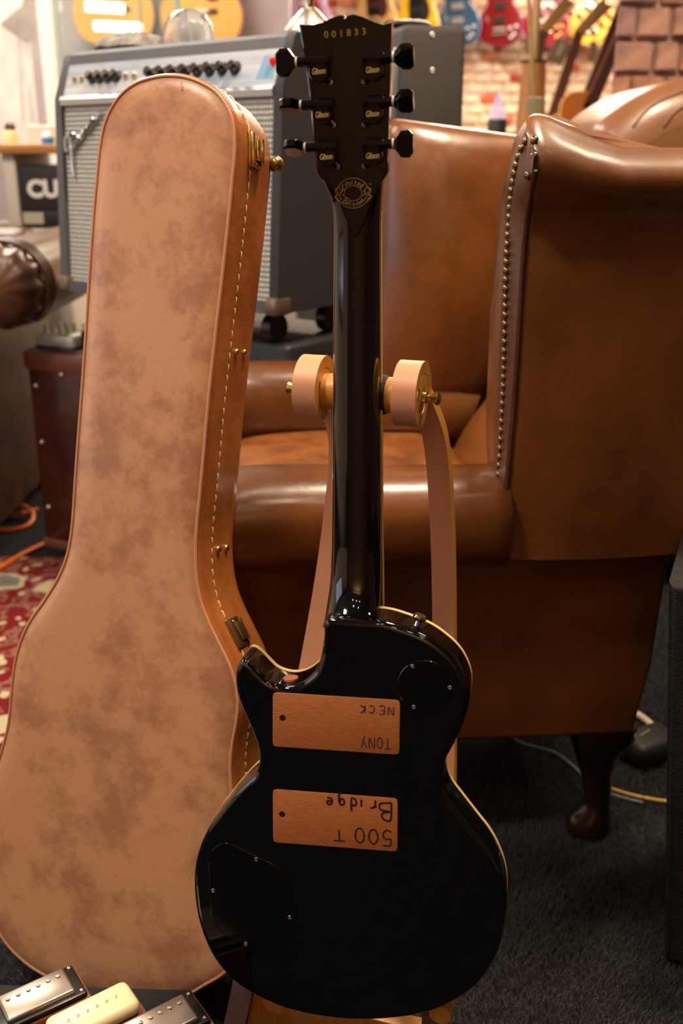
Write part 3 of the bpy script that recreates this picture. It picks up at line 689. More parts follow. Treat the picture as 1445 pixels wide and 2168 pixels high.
# brick pier at the right
pm = mat('pier_mortar', (176, 150, 138), .95, var=(140, 112, 104), vscale=18, bump=.8, bscale=50)
PY = 2.95; xp = atY(1304, 120, PY).x
kk = (PY + .26) / (PY + .02); g = G(); g.loft([[V((xp, PY + .02, z_)), V((XR, PY + .02, z_)), V((XR, PY + .26, z_)), V((xp * kk + .01, PY + .26, z_))] for z_ in (0, CEIL)]); pier = g.build('wall_pier', pm, None, None); pier['kind'] = 'structure'
pbs = []
for i, c in enumerate([(196, 146, 126), (180, 134, 124), (206, 146, 118), (172, 130, 124)]):
    pbs.append((mat('pier_brick_%d' % i, c, .9, var=tuple(int(x * .78) for x in c), vscale=16, bump=.4, bscale=38)))
zr = atY(1370, 156, PY).z; ch = atY(1370, 84, PY).z - zr
bvar = {}
for r in range(-8, 13):
    x = xp - .004 + (0 if r % 2 == 0 else -.02)
    z = zr + r * ch; cols = [.106, .07, .11, .12, .1, .11, .1, .12, .11, .1] if r % 2 == 0 else [.05, .095, .11, .09, .12, .1, .11, .12, .1, .11]
    if r % 2: x = xp - .004
    for w in cols:
        k = random.randrange(4); key = (k, round(w, 3))
        if key not in bvar:
            bm = bmesh.new(); bmesh.ops.create_cube(bm, size=1); bmesh.ops.scale(bm, vec=(w - .010, .03, ch - .014), verts=bm.verts)
            bmesh.ops.bevel(bm, geom=bm.edges[:], offset=.004, segments=2, affect='EDGES')
            for v_ in bm.verts: v_.co += V((random.uniform(-1, 1), random.uniform(-1, 1), random.uniform(-1, 1))) * .0022
            me = bpy.data.meshes.new('brick'); bm.to_mesh(me); bm.free(); me.materials.append(pbs[k]); bvar[key] = me
        place('brick', bvar[key], Matrix.Translation((x + w / 2, PY + .012 + random.uniform(-.004, .004), z + ch / 2)) @ Matrix.Rotation(random.uniform(-.02, .02), 4, 'Y'), pier); x += w
# carpet pile: too fine to count
rng = random.Random(3); vs = []; fs = []
fur = mat('carpet_pile', (58, 56, 54), .6, 0, 0, .4, sheen=.2)
def blades(n, xa, xb, ya, yb, hgt, wid):
    for i in range(n):
        x, y = rng.uniform(xa, xb), rng.uniform(ya, yb); h = hgt * rng.uniform(.5, 1.25); a = rng.gauss(2.4 + 1.2 * math.sin(x * 5 + y * 3), .8); l = h * rng.uniform(.5, 1.6)
        dx, dy = math.cos(a) * l, math.sin(a) * l; k = len(vs); px_, py_ = -math.sin(a + .6) * wid, math.cos(a + .6) * wid
        vs.extend([(x - px_, y - py_, 0), (x + px_, y + py_, 0), (x + dx * .4 + px_ * .7, y + dy * .4 + py_ * .7, h * .75), (x + dx * .4 - px_ * .7, y + dy * .4 - py_ * .7, h * .75), (x + dx, y + dy, h)])
        fs.extend([(k, k + 1, k + 2, k + 3), (k + 3, k + 2, k + 4)])
blades(70000, .02, .95, .84, 1.6, .010, .00045); blades(16000, -.75, .1, .84, 1.3, .010, .0005); blades(14000, .1, 1.1, 1.6, 2.3, .010, .0007)
me = bpy.data.meshes.new('carpet_pile'); me.from_pydata(vs, [], fs); me.materials.append(fur)
cpile = place('carpet_pile', me, Matrix()); tag(cpile, 'short dark grey hairy carpet pile covering the floor', 'carpet', kind='stuff')
# persian rug
m = bpy.data.materials.new('persian_rug'); m.use_nodes = True; nt = m.node_tree; N = nt.nodes; Lk = nt.links; b = N['Principled BSDF']; b.inputs['Roughness'].default_value = .95; b.inputs['Specular IOR Level'].default_value = .1
tc = N.new('ShaderNodeTexCoord')
dn_ = N.new('ShaderNodeTexNoise'); dn_.inputs['Scale'].default_value = 14; Lk.new(tc.outputs['Object'], dn_.inputs['Vector'])
va = N.new('ShaderNodeVectorMath'); va.operation = 'MULTIPLY_ADD'; Lk.new(dn_.outputs['Color'], va.inputs[0]); va.inputs[1].default_value = (.07, .07, 0); Lk.new(tc.outputs['Object'], va.inputs[2])
def vor(scale, feat='F1'):
    v_ = N.new('ShaderNodeTexVoronoi'); v_.inputs['Scale'].default_value = scale; v_.inputs['Randomness'].default_value = .8; Lk.new(va.outputs[0], v_.inputs['Vector']); return v_
def ramp(src, els, const=True):
    r = N.new('ShaderNodeValToRGB'); r.color_ramp.interpolation = 'CONSTANT' if const else 'LINEAR'
    while len(r.color_ramp.elements) < len(els): r.color_ramp.elements.new(.5)
    for e, (p_, c_) in zip(r.color_ramp.elements, els): e.position = p_; e.color = lin(c_) if len(c_) == 3 else c_
    Lk.new(src, r.inputs['Fac']); return r
RED, CRM, BLU, OLV, NAV = (104, 22, 26), (170, 156, 124), (104, 106, 100), (116, 92, 62), (60, 50, 60)
nz = N.new('ShaderNodeTexNoise'); nz.inputs['Scale'].default_value = 26; nz.inputs['Detail'].default_value = 3; Lk.new(tc.outputs['Object'], nz.inputs['Vector'])
base = ramp(nz.outputs['Fac'], [(0, RED), (.5, (124, 86, 70)), (.58, RED), (.66, OLV)])
v1 = vor(6.5); r1 = ramp(v1.outputs['Distance'], [(0, OLV), (.10, BLU), (.26, CRM), (.36, RED)]); r1a = ramp(v1.outputs['Distance'], [(0, (255, 255, 255)), (.36, (0, 0, 0))])
v2 = vor(22); r2 = ramp(v2.outputs['Distance'], [(0, CRM), (.25, RED)]); r2a = ramp(v2.outputs['Distance'], [(0, (255, 255, 255)), (.27, (0, 0, 0))])
def mixc(f, a_, b_):
    mx = N.new('ShaderNodeMix'); mx.data_type = 'RGBA'; Lk.new(f, mx.inputs[0]); Lk.new(a_, mx.inputs[6]); Lk.new(b_, mx.inputs[7]); return mx.outputs[2]
c1 = mixc(r2a.outputs[0], base.outputs[0], r2.outputs[0]); c2 = mixc(r1a.outputs[0], c1, r1.outputs[0]); Lk.new(c2, b.inputs['Base Color'])
ra, rb_ = atZ(135, 1178, .012), atZ(-260, 1170, .012)
rug = rbox('persian_rug', m, Matrix.Translation(((rb_.x + ra.x) / 2 + .13, 1.95, .006)) @ Matrix.Rotation(math.radians(-1.5), 4, 'Z'), ra.x - rb_.x + .3, ra.y * 2 - 3.9 if ra.y > 2.45 else .95, .012, .003, 2)
tag(rug, 'red persian rug with cream medallions on the floor behind the case', 'rug')
# ================================================================ big combo amplifier
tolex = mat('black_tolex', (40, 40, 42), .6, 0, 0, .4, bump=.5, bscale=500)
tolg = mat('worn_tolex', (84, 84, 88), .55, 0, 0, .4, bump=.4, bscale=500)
chrome = MATS['chrome']; darkpl = mat('black_plastic', (14, 14, 15), .3)
AY = 37
A0 = atY(586, 668, 1.83)
au = V((math.cos(math.radians(AY)), -math.sin(math.radians(AY)), 0)); abk = V((math.sin(math.radians(AY)), math.cos(math.radians(AY)), 0)); zz = V((0, 0, 1))
AW = .615
amp = empty('combo_amplifier', V((A0.x, A0.y, A0.z)), 'silver-panelled black combo guitar amplifier with grey grille cloth behind the case', 'amplifier')
def aw(x, d, h): return A0 + au * (x - AW) + abk * d + zz * h       # x 0 left .. AW right
PROF = [(0, 0), (.028, .385), (.055, .448), (.062, .468), (.07, .475), (.255, .475), (.26, .468), (.26, .0)]
for x0, x1 in ((0, .02), (AW - .02, AW)):
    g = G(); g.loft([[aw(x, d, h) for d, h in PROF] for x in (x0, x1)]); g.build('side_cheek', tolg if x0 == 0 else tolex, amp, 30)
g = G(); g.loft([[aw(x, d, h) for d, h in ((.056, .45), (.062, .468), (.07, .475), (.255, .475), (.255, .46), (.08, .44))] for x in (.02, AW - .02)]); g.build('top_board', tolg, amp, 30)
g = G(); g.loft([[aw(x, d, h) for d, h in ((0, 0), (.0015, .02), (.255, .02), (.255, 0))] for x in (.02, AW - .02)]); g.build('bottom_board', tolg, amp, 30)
g = G(); g.loft([[aw(x, d, h) for d, h in ((.245, .02), (.245, .46), (.255, .46), (.255, .02))] for x in (.02, AW - .02)]); g.build('back_board', tolex, amp, 30)
# grille cloth material: fine woven rows
m = bpy.data.materials.new('grille_cloth'); m.use_nodes = True; nt = m.node_tree; N = nt.nodes; Lk = nt.links; b = N['Principled BSDF']; b.inputs['Roughness'].default_value = .45
tc = N.new('ShaderNodeTexCoord')
def wv(axis, sc):
    w = N.new('ShaderNodeTexWave'); w.bands_direction = axis; w.inputs['Scale'].default_value = sc; w.inputs['Distortion'].default_value = .4; w.inputs['Detail'].default_value = 1; Lk.new(tc.outputs['UV'], w.inputs['Vector']); return w
w1, w2 = wv('Y', 17), wv('X', 22)
mm = N.new('ShaderNodeMath'); mm.operation = 'MULTIPLY'; Lk.new(w1.outputs['Fac'], mm.inputs[0]); Lk.new(w2.outputs['Fac'], mm.inputs[1])
ad = N.new('ShaderNodeMath'); ad.operation = 'MULTIPLY_ADD'; Lk.new(w1.outputs['Fac'], ad.inputs[0]); ad.inputs[1].default_value = .6; Lk.new(mm.outputs[0], ad.inputs[2])
nz = N.new('ShaderNodeTexNoise'); nz.inputs['Scale'].default_value = 120; Lk.new(tc.outputs['UV'], nz.inputs['Vector'])
ad2 = N.new('ShaderNodeMath'); ad2.operation = 'MULTIPLY'; Lk.new(ad.outputs[0], ad2.inputs[0]); Lk.new(nz.outputs['Fac'], ad2.inputs[1])
rp = N.new('ShaderNodeValToRGB'); rp.color_ramp.elements[0].position = .12; rp.color_ramp.elements[0].color = lin((124, 122, 112)); rp.color_ramp.elements[1].position = .7; rp.color_ramp.elements[1].color = lin((244, 242, 230))
Lk.new(ad2.outputs[0], rp.inputs['Fac']); Lk.new(rp.outputs[0], b.inputs['Base Color']); MATS['grille_cloth'] = m
g = G(); pts = [aw(.022, .012, .022), aw(AW - .022, .012, .022), aw(AW - .022, .034, .376), aw(.022, .034, .376)]
g.add(pts + [p + abk * .012 for p in pts], [(0, 1, 2, 3), (7, 6, 5, 4), (0, 4, 5, 1), (1, 5, 6, 2), (2, 6, 7, 3), (3, 7, 4, 0)])
gr = g.build('grille', m, amp, None); uvl = gr.data.uv_layers.new(name='uv')
for lp in gr.data.loops:
    p = WM[gr] @ gr.data.vertices[lp.vertex_index].co - A0; uvl.data[lp.index].uv = (p.dot(au) * 2, p.z * 2)
# drip edge trims and control panel
alu = mat('brushed_panel', (222, 224, 226), .3, .3, var=(176, 190, 206), vscale=3, stretch=(1, 1, 30))
g = G(); g.loft([[aw(x, d, h) for d, h in ((.025, .372), (.023, .383), (.028, .389), (.04, .389), (.04, .372))] for x in (.021, AW - .021)]); g.build('trim_strip', mat('aluminium_trim', (200, 202, 204), .3, .9), amp, 30)
PN = (au.cross(aw(0, .057, .452) - aw(0, .033, .388))).normalized()
if PN.dot(abk) > 0: PN = -PN
def pfn(x, t, o=0.0): return aw(x, .033 + .024 * t, .388 + .064 * t) + PN * o
g = G(); q = [pfn(.021, 0), pfn(AW - .021, 0), pfn(AW - .021, 1), pfn(.021, 1)]
g.add(q + [p - PN * .006 for p in q], [(0, 1, 2, 3), (7, 6, 5, 4), (0, 4, 5, 1), (1, 5, 6, 2), (2, 6, 7, 3), (3, 7, 4, 0)]); pan = g.build('control_panel', alu, amp, None)
g = G(); q = [pfn(.545, .2, .0004), pfn(.585, .2, .0004), pfn(.585, .8, .0004), pfn(.555, .8, .0004)]; g.add(q, [(0, 1, 2, 3)]); g.build('blue_print', mat('panel_blue', (132, 176, 206), .35, .3), pan, None)
kg = G(); kg.lathe([(.0125, 0), (.0125, .004), (.0095, .006), (.0085, .016), (.0075, .017), (.0001, .017)], Matrix(), 16); km = kg.mesh('knob', darkpl, 40)
cg = G(); cg.lathe([(.0065, .0172), (.006, .0182), (.0001, .0182)], Matrix(), 14); cm = cg.mesh('knob_cap', chrome, 40)
for x in [.105 + .024 * i for i in range(4)] + [.275 + .031 * i for i in range(8)]:
    k_ = place('knob', km, axis_mat(pfn(x, .52, 0), PN), amp); place('knob_cap', cm, axis_mat(pfn(x, .52, 0), PN), k_)
jg = G(); jg.lathe([(.007, 0), (.007, .003), (.004, .004), (.0038, .0005), (.0001, .0005)], Matrix(), 14); jm = jg.mesh('jack_socket', mat('jack_metal', (190, 170, 130), .3, .9), 40)
for x in (.05, .072, .205, .228): place('jack_socket', jm, axis_mat(pfn(x, .5, 0), PN), amp)
g = G(); g.lathe([(.0075, 0), (.0075, .003), (.006, .004), (.006, .007), (.004, .01), (.0001, .011)], axis_mat(pfn(AW - .035, .62), PN), 14); g.build('pilot_lamp', mat('red_jewel', (220, 20, 24), .15, emit=(255, 30, 20), estr=.2), amp, 40)
# script badge
def sg(x, h): return aw(x, .012 + .02 * (h - .022) / .33 - .006, h)
g = G()
for st in ([(.032, .238), (.030, .255), (.036, .268), (.044, .266), (.047, .24), (.05, .205), (.052, .188)], [(.030, .262), (.05, .272), (.068, .27)], [(.034, .236), (.048, .24), (.06, .248)],
           [(.058, .248), (.064, .258), (.07, .262), (.066, .268), (.06, .258), (.068, .256), (.078, .268)], [(.076, .262), (.082, .278), (.083, .268), (.092, .286), (.09, .276), (.098, .288)],
           [(.104, .29), (.097, .284), (.1, .278), (.108, .304)], [(.108, .29), (.114, .298), (.11, .302), (.112, .29), (.122, .302)], [(.122, .298), (.126, .308), (.134, .31)]):
    p = cat([V((x * 1.1 - .004, h + .045, 0)) for x, h in st], 4, False); g.tube([sg(q.x, q.y) for q in p], .0036, 6)
bd = g.build('script_badge', mat('badge_chrome', (215, 222, 230), .15, 1.0), amp, 60)
# corners and casters
cm_ = mat('corner_nickel', (128, 110, 92), .35, .7)
for x in (.012, AW - .012):
    rbox('corner_protector', cm_, axis_mat(aw(x, .018, .014), zz, au), .030, .046, .034, .007, 2, amp)
rbox('corner_protector', cm_, axis_mat(aw(AW - .012, .24, .02), zz, au), .034, .045, .044, .008, 2, amp)
AB = A0.z
for x, d in ((.27, .05), (AW - .05, .05), (AW - .05, .215), (.27, .215)):
    c_ = empty('caster', aw(x, d, 0)); c_.parent = amp; c_.matrix_basis = WM[amp].inverted() @ WM[c_]
    g = G(); g.lathe([(.02, -.006), (.02, 0.0)], Matrix.Translation(aw(x, d, 0)), 16); g.build('caster_plate', cm_, c_, 30)
    g = G(); g.tube([aw(x - .011, d, -.033), aw(x + .011, d, -.033)], .027, 20); g.build('wheel', darkpl, c_, 40)
ZP = A0.z - .060
# platform under it
p0 = aw(AW - .20, .17, 0)
plat = empty('speaker_cabinet', V((p0.x, p0.y, 0)), 'low black speaker cabinet carrying the combo amplifier', 'speaker')
MP = axis_mat(V((p0.x, p0.y, ZP / 2 + .012)), zz, au)
rbox('cabinet_body', mat('satin_black', (34, 34, 36), .5), MP, .40, .28, ZP - .024, .012, 3, plat)
g = G(); g.box(MP @ Matrix.Translation((0, -.141, 0)), .34, .006, ZP - .12); g.build('grille', mat('black_grille', (16, 16, 17), .8), plat, None)
for sx in (-.17, .17):
    for sy in (-.11, .11): g = G(); g.lathe([(.018, 0), (.016, .026)], MP @ Matrix.Translation((sx, sy, -ZP / 2 - .012)), 12); g.build('foot', darkpl, plat, 40)
# things on top of the amplifier
AT = lambda x, d: aw(x, d, .475)
def lathe_thing(name, label, cat_, base, prof, m, seg=28, parts=()):
    e = empty(name, base, label, cat_)
    for pn, pr, mm_ in [(name + '_body', prof, m)] + list(parts):
        g = G(); g.lathe(pr, Matrix.Translation(base), seg); g.build(pn, mm_, e, 50)
    return e
silver = mat('brushed_steel', (190, 180, 165), .3, .9)
lathe_thing('cone_shade', 'silver metal cone with a chrome finial on top of the combo amplifier', 'ornament', AT(AW - .03, .14), [(.052, 0), (.052, .006), (.018, .04), (.012, .046), (.0001, .047)], silver, parts=[('finial', [(.007, .045), (.009, .055), (.006, .062), (.008, .07), (.0001, .076)], chrome)])
glass = mat('clear_acrylic', (235, 238, 236), .08, trans=.85, spec=.4, ior=1.2)
lathe_thing('acrylic_dome', 'clear rounded plastic cover sitting on top of the combo amplifier', 'cover', AT(.255, .17), [(.052, 0), (.052, .02), (.048, .045), (.034, .064), (.012, .072), (.0001, .073)], glass, parts=[('rim', [(.054, 0), (.054, .004), (.05, .004), (.05, 0)], mat('grey_rim', (110, 108, 104), .5))])
g = G(); cg_ = AT(.115, .15); rings = []
rr = random.Random(5)
for i, (r, h) in enumerate([(.07, 0), (.078, .008), (.066, .02), (.045, .028), (.02, .034), (.002, .034)]):
    rings.append([cg_ + au * (r * 1.3 * math.cos(t)) * (1 + rr.uniform(-.12, .12)) + abk * (r * .9 * math.sin(t)) + zz * max(0, h + (rr.uniform(-.005, .005) if i else 0)) for t in [k * math.pi / 10 for k in range(20)]])
g.loft(rings); tag(g.build('folded_cloth', mat('grey_cloth', (150, 142, 130), .9, var=(96, 90, 80), vscale=40), None, 60), 'crumpled grey cloth lying on the left of the combo amplifier top', 'cloth')

# ================================================================ trunk with pedals (left)
t0 = atZ(97, 1160, 0); TY = 24
tu = V((math.cos(math.radians(TY)), -math.sin(math.radians(TY)), 0)); tb = V((math.sin(math.radians(TY)), math.cos(math.radians(TY)), 0))
def tw(x, d, h): return t0 + tu * x + tb * d + zz * h
tm = mat('trunk_oxblood', (88, 42, 28), .32, 0, .3, var=(48, 20, 14), vscale=7, vlo=.3, vhi=.7, bump=.2, bscale=30)
TH_ = .545; TWD = .24
trunk = empty('leather_trunk', t0, 'dark reddish-brown studded leather trunk standing behind the case', 'trunk')
MT = axis_mat(tw(TWD / 2, .15, TH_ / 2), zz, tu)
rbox('trunk_body', tm, MT, TWD, .30, TH_, .01, 3, trunk)
rbox('lid_band', mat('trunk_band', (120, 70, 50), .35), MT @ Matrix.Translation((0, 0, TH_ / 2 - .03)), TWD + .012, .312, .05, .008, 2, trunk)
rbox('base_band', MATS['trunk_band'], MT @ Matrix.Translation((0, 0, -TH_ / 2 + .016)), TWD + .008, .308, .03, .006, 2, trunk)
g = G(); g.lathe([(.008, 0), (.007, .004), (.0001, .007)], Matrix(), 12); stm2 = g.mesh('stud', mat('nickel_stud', (190, 180, 160), .25, 1.0), 60)
for x, h in ((.025, .45), (.025, .30), (.025, .12), (.11, .485), (.2, .485), (.16, .33), (.16, .12)): place('stud', stm2, axis_mat(tw(x, -.001, h), -tb), trunk)
def on_trunk(x, d): return tw(x, d, TH_ + .0005)
pm_ = on_trunk(.075, .05)
ped = empty('effect_pedal', pm_, 'silver effects pedal with a row of white-capped knobs on the trunk', 'pedal')
rbox('pedal_case', mat('pedal_silver', (216, 212, 200), .3, .4), axis_mat(tw(.075, .075, TH_ + .019), zz, tu), .12, .10, .034, .006, 3, ped)
rbox('pedal_base', darkpl, axis_mat(tw(.075, .075, TH_ + .003), zz, tu), .124, .104, .005, .002, 2, ped)
g = G(); g.lathe([(.0065, 0), (.0065, .016), (.005, .02), (.0001, .021)], Matrix(), 12); kmesh = g.mesh('pedal_knob', mat('cream_knob', (190, 184, 150), .35), 50)
for i, (x, d) in enumerate([(.045, .045), (.068, .045), (.092, .045), (.116, .045), (.058, .085), (.08, .085), (.104, .085), (.122, .1)]): place('pedal_knob', kmesh, Matrix.Translation(tw(x - .01, d, TH_ + .036)), ped)
bp2 = empty('stomp_box', on_trunk(.19, .1), 'black stomp box beside the silver pedal on the trunk', 'pedal')
rbox('pedal_case', darkpl, axis_mat(tw(.19, .1, TH_ + .024), zz, tu), .09, .12, .046, .006, 3, bp2)
g = G(); g.lathe([(.01, 0), (.01, .02), (.0001, .022)], Matrix.Translation(tw(.18, .1, TH_ + .047)), 14); g.build('footswitch', chrome, bp2, 40)
g = G(); g.lathe([(.012, 0), (.014, .022), (.009, .026), (.006, .045), (.0001, .046)], Matrix.Translation(tw(.15, .22, TH_ + .0005)), 14); ol = g.build('orange_bottle', mat('orange_plastic', (226, 100, 24), .3), None, 50); tag(ol, 'small orange bottle standing behind the pedals on the trunk', 'bottle')
g = G(); s_ = aw(.03, .1, -.002); g.tube(cat([s_, s_ + V((-.015, 0, -.05)), s_ + V((-.035, .01, -.11)), tw(.09, .2, TH_ + .006)], 6, False), .0042, 8); tag(g.build('black_cable', darkpl, None, 60), 'black cable hanging from the combo amplifier down to the trunk', 'cable')

# ================================================================ orange cable heap
oc = mat('orange_cable', (224, 106, 26), .45)
def floor_cable(name, pts, r, m, lab, cat_='cable', grp=None):
    g = G(); P = [atZ(px, py, h) for px, py, h in pts]; g.tube(cat(P, 6, False), r, 8); return tag(g.build(name, m, None, 60), lab, cat_, grp)
floor_cable('extension_cable', [(-40, 1110, .006), (10, 1122, .006), (45, 1118, .006), (66, 1106, .01), (70, 1088, .02), (58, 1076, .03), (30, 1062, .04), (6, 1052, .04), (40, 1036, .03), (78, 1024, .02), (60, 1040, .03), (28, 1062, .035), (22, 1082, .02), (45, 1088, .012), (80, 1078, .012)], .0062, oc, 'orange cable looped in a heap beside the trunk')
floor_cable('extension_cable', [(-40, 1222, .018), (10, 1196, .018), (50, 1172, .012), (92, 1152, .006)], .0062, oc, 'single orange cable running straight across the rug edge')

# ================================================================ sofa arm at far left
sl = mat('sofa_brown_leather', (92, 58, 36), .36, 0, .15, var=(54, 32, 20), vscale=8, vlo=.3, vhi=.65, bump=.1, coat_rough=.25)
sc0 = atY(-6, 612, 2.35)
sofa = empty('chesterfield_sofa', V((sc0.x - .1, sc0.y + .3, 0)), 'brown leather sofa with pleated rolled arm at the left edge', 'sofa')
g = G(); rings = []
for d, r in ((-.03, .02), (-.022, .06), (-.005, .083), (.02, .094), (.06, .1), (.1, .103), (.5, .103), (.8, .10)):
    rings.append([sc0 + V((r * 1.0 * math.cos(t) * (1 + .04 * math.cos(12 * t) * (1 if d < .1 else .3)), d, r * math.sin(t) * (1 + .04 * math.cos(12 * t) * (1 if d < .1 else .3)))) for t in [k * math.pi / 36 for k in range(72)]])
g.loft(rings); g.build('rolled_arm', sl, sofa, 70)
for i in range(3):
    a0 = .05 + .028 * i; g = G(); g.tube([sc0 + V((.104 * math.cos(t), a0, .104 * math.sin(t))) for t in [-.9 + k * .2 for k in range(14)]], .006, 8); g.build('pleat', sl, sofa, 60)
rbox('arm_panel', sl, Matrix.Translation(sc0 + V((-.17, .42, -(sc0.z - .06) / 2 - .03))), .11, .76, sc0.z - .12, .02, 3, sofa)
rbox('backrest', sl, Matrix.Translation((sc0.x - .74, sc0.y + .84, .45)), 1.2, .16, .7, .06, 4, sofa)
rbox('seat_base', sl, Matrix.Translation((sc0.x - .74, sc0.y + .45, .27)), 1.0, .72, .3, .04, 3, sofa)
for dx in (-.17, -1.0):
    for dy in (.12, .7): g = G(); g.lathe([(.02, 0), (.03, .05), (.026, .1), (.03, .13)], Matrix.Translation((sc0.x + dx, sc0.y + dy, 0)), 14); g.build('leg', legm, sofa, 50)

# ================================================================ counter at left with black units
KY = 3.35
k0 = atY(0, 318, KY); kx0 = atY(-150, 318, KY).x; kx1 = atY(118, 318, KY).x; kz = atY(50, 325, KY).z
cnt = empty('counter', V(((kx0 + kx1) / 2, KY + .2, 0)), 'pale counter with a wooden top at the far left', 'counter')
rbox('counter_top', mat('counter_oak', (196, 142, 84), .4, var=(170, 116, 62), vscale=6, stretch=(1, 12, 12)), Matrix.Translation(((kx0 + kx1) / 2, KY + .22, kz + .014)), kx1 - kx0, .46, .028, .004, 2, cnt)
shz = atY(60, 485, KY).z; wht = mat('off_white_board', (206, 198, 186), .6)
rbox('lower_cabinet', wht, Matrix.Translation(((kx0 + kx1) / 2, KY + .23, shz / 2)), kx1 - kx0, .42, shz, .004, 2, cnt)
kxa, kxb = atY(8, 420, KY).x, atY(34, 420, KY).x
rbox('upright_board', wht, Matrix.Translation(((kxa + kxb) / 2, KY + .22, (shz + kz) / 2)), kxb - kxa, .40, kz - shz, .003, 2, cnt)
rbox('upright_board', wht, Matrix.Translation((kx0 + .02, KY + .22, (shz + kz) / 2)), .03, .40, kz - shz, .003, 2, cnt)
z1_, z2_, z3_ = shz, atY(60, 447, KY).z, atY(60, 349, KY).z; ux0, ux1 = atY(37, 420, KY).x, atY(150, 420, KY).x
un = empty('rack_unit', V(((ux0 + ux1) / 2, KY + .2, shz)), 'flat black rack unit with a small label under the lettered black box', 'electronics')
rbox('unit_body', mat('unit_black', (24, 23, 24), .5), Matrix.Translation(((ux0 + ux1) / 2, KY + .2, (z1_ + z2_) / 2)), ux1 - ux0, .34, z2_ - z1_ - .001, .004, 2, un)
rbox('label_plate', mat('label_paper', (180, 172, 150), .6), Matrix.Translation((atY(65, 462, KY).x, KY + .029, atY(65, 463, KY).z)), .066, .003, .036, .001, 1, un)
bx = empty('lettered_box', V(((ux0 + ux1) / 2, KY + .2, z2_)), 'black box with large white letters under the wooden counter top', 'box')
rbox('box_body', mat('box_black', (34, 30, 30), .6), Matrix.Translation(((ux0 + ux1) / 2, KY + .2, (z2_ + z3_) / 2)), ux1 - ux0, .34, z3_ - z2_ - .001, .004, 2, bx)
tmx = text_mesh('white_lettering', 'CUL', .072, mat('white_ink', (232, 228, 220), .6), 0, .0006, 1.0, .0032)
place('white_lettering', tmx, axis_mat(V((atY(97, 400, KY).x, KY + .0285, atY(97, 402, KY).z)), (0, -1, 0), (1, 0, 0)), bx)
ktop = kz + .0285
def small(name, label, cat_, px, d, prof, m, parts=()):
    p = V((atY(px, 312, KY).x, KY + d, ktop)); return lathe_thing(name, label, cat_, p, prof, m, 20, parts)
small('cream_jar', 'cream jar standing at the left end of the counter', 'jar', 5, .1, [(.024, 0), (.026, .03), (.022, .042), (.0001, .043)], mat('cream_ceramic', (238, 220, 170), .3), [('dark_lid', [(.016, .043), (.018, .055), (.01, .066), (.0001, .067)], mat('dark_lid', (70, 44, 34), .4))])
small('ink_bottle', 'blue and white round bottle on the counter', 'bottle', 84, .1, [(.018, 0), (.021, .012), (.019, .02), (.0001, .021)], mat('blue_plastic', (50, 120, 190), .3), [('white_cap', [(.016, .02), (.017, .03), (.012, .036), (.0001, .037)], mat('white_plastic', (240, 238, 232), .4))])
p = V((atY(106, 312, KY).x, KY + .12, ktop + .022)); o = rbox('yellow_carton', mat('pale_yellow_card', (224, 206, 140), .6), Matrix.Translation(p), .02, .03, .044, .002, 1); tag(o, 'small pale yellow carton beside the blue bottle on the counter', 'carton')
p = V((atY(50, 312, KY).x, KY + .25, ktop + .03)); o = rbox('pale_box', mat('pale_grey_card', (214, 206, 204), .6), Matrix.Translation(p), .085, .12, .06, .003, 1); tag(o, 'pale grey box lying on the counter behind the blue bottle', 'box')

# ================================================================ mural poster and white post
MY = 4.7
q = [atY(-120, 330, MY), atY(84, 330, MY), atY(84, -30, MY)]
mural = empty('mural_print', V(((q[0].x + q[1].x) / 2, MY, q[0].z)), 'large pale black-and-white photo print of a studio lamp', 'poster')
MM = Matrix.Translation(((q[0].x + q[1].x) / 2, MY + .015, (q[0].z + q[2].z) / 2))
rbox('print_panel', mat('print_pale', (230, 222, 214), .8, var=(202, 194, 192), vscale=3.2, vlo=.4, vhi=.6), MM, q[1].x - q[0].x, .02, q[2].z - q[0].z, .001, 1, mural)
g = G()
sh = [(0, 50), (31, 22), (46, 14), (53, -20), (80, -20), (69, 31), (78, 90), (53, 87), (36, 76)]
P_ = [atY(x, y, MY) for x, y in sh]; g.add(P_ + [p + V((0, .004, 0)) for p in P_], [tuple(range(9))] + [(i, (i + 1) % 9, (i + 1) % 9 + 9, i + 9) for i in range(9)]); g.build('printed_lamp_shade', mat('print_grey', (142, 132, 126), .8, var=(168, 156, 150), vscale=8), mural, None)
for nm_, a_, b_, w_ in (('printed_pole', (39, 80), (49, 254), .008), ('printed_pole', (60, 185), (70, 256), .006)):
    g = G(); g.ribbon([atY(a_[0], a_[1], MY + .001), atY(b_[0], b_[1], MY + .001)], w_, V((0, -1, 0))); g.build(nm_, mat('print_mid_grey', (186, 180, 176), .8), mural, None)
post = rbox('white_post', mat('white_paint', (244, 238, 228), .5), Matrix.Translation((atY(97, 60, 4.5).x, 4.5, 1.2)), .045, .06, 2.4, .004, 2); tag(post, 'white vertical post beside the photo print', 'post')

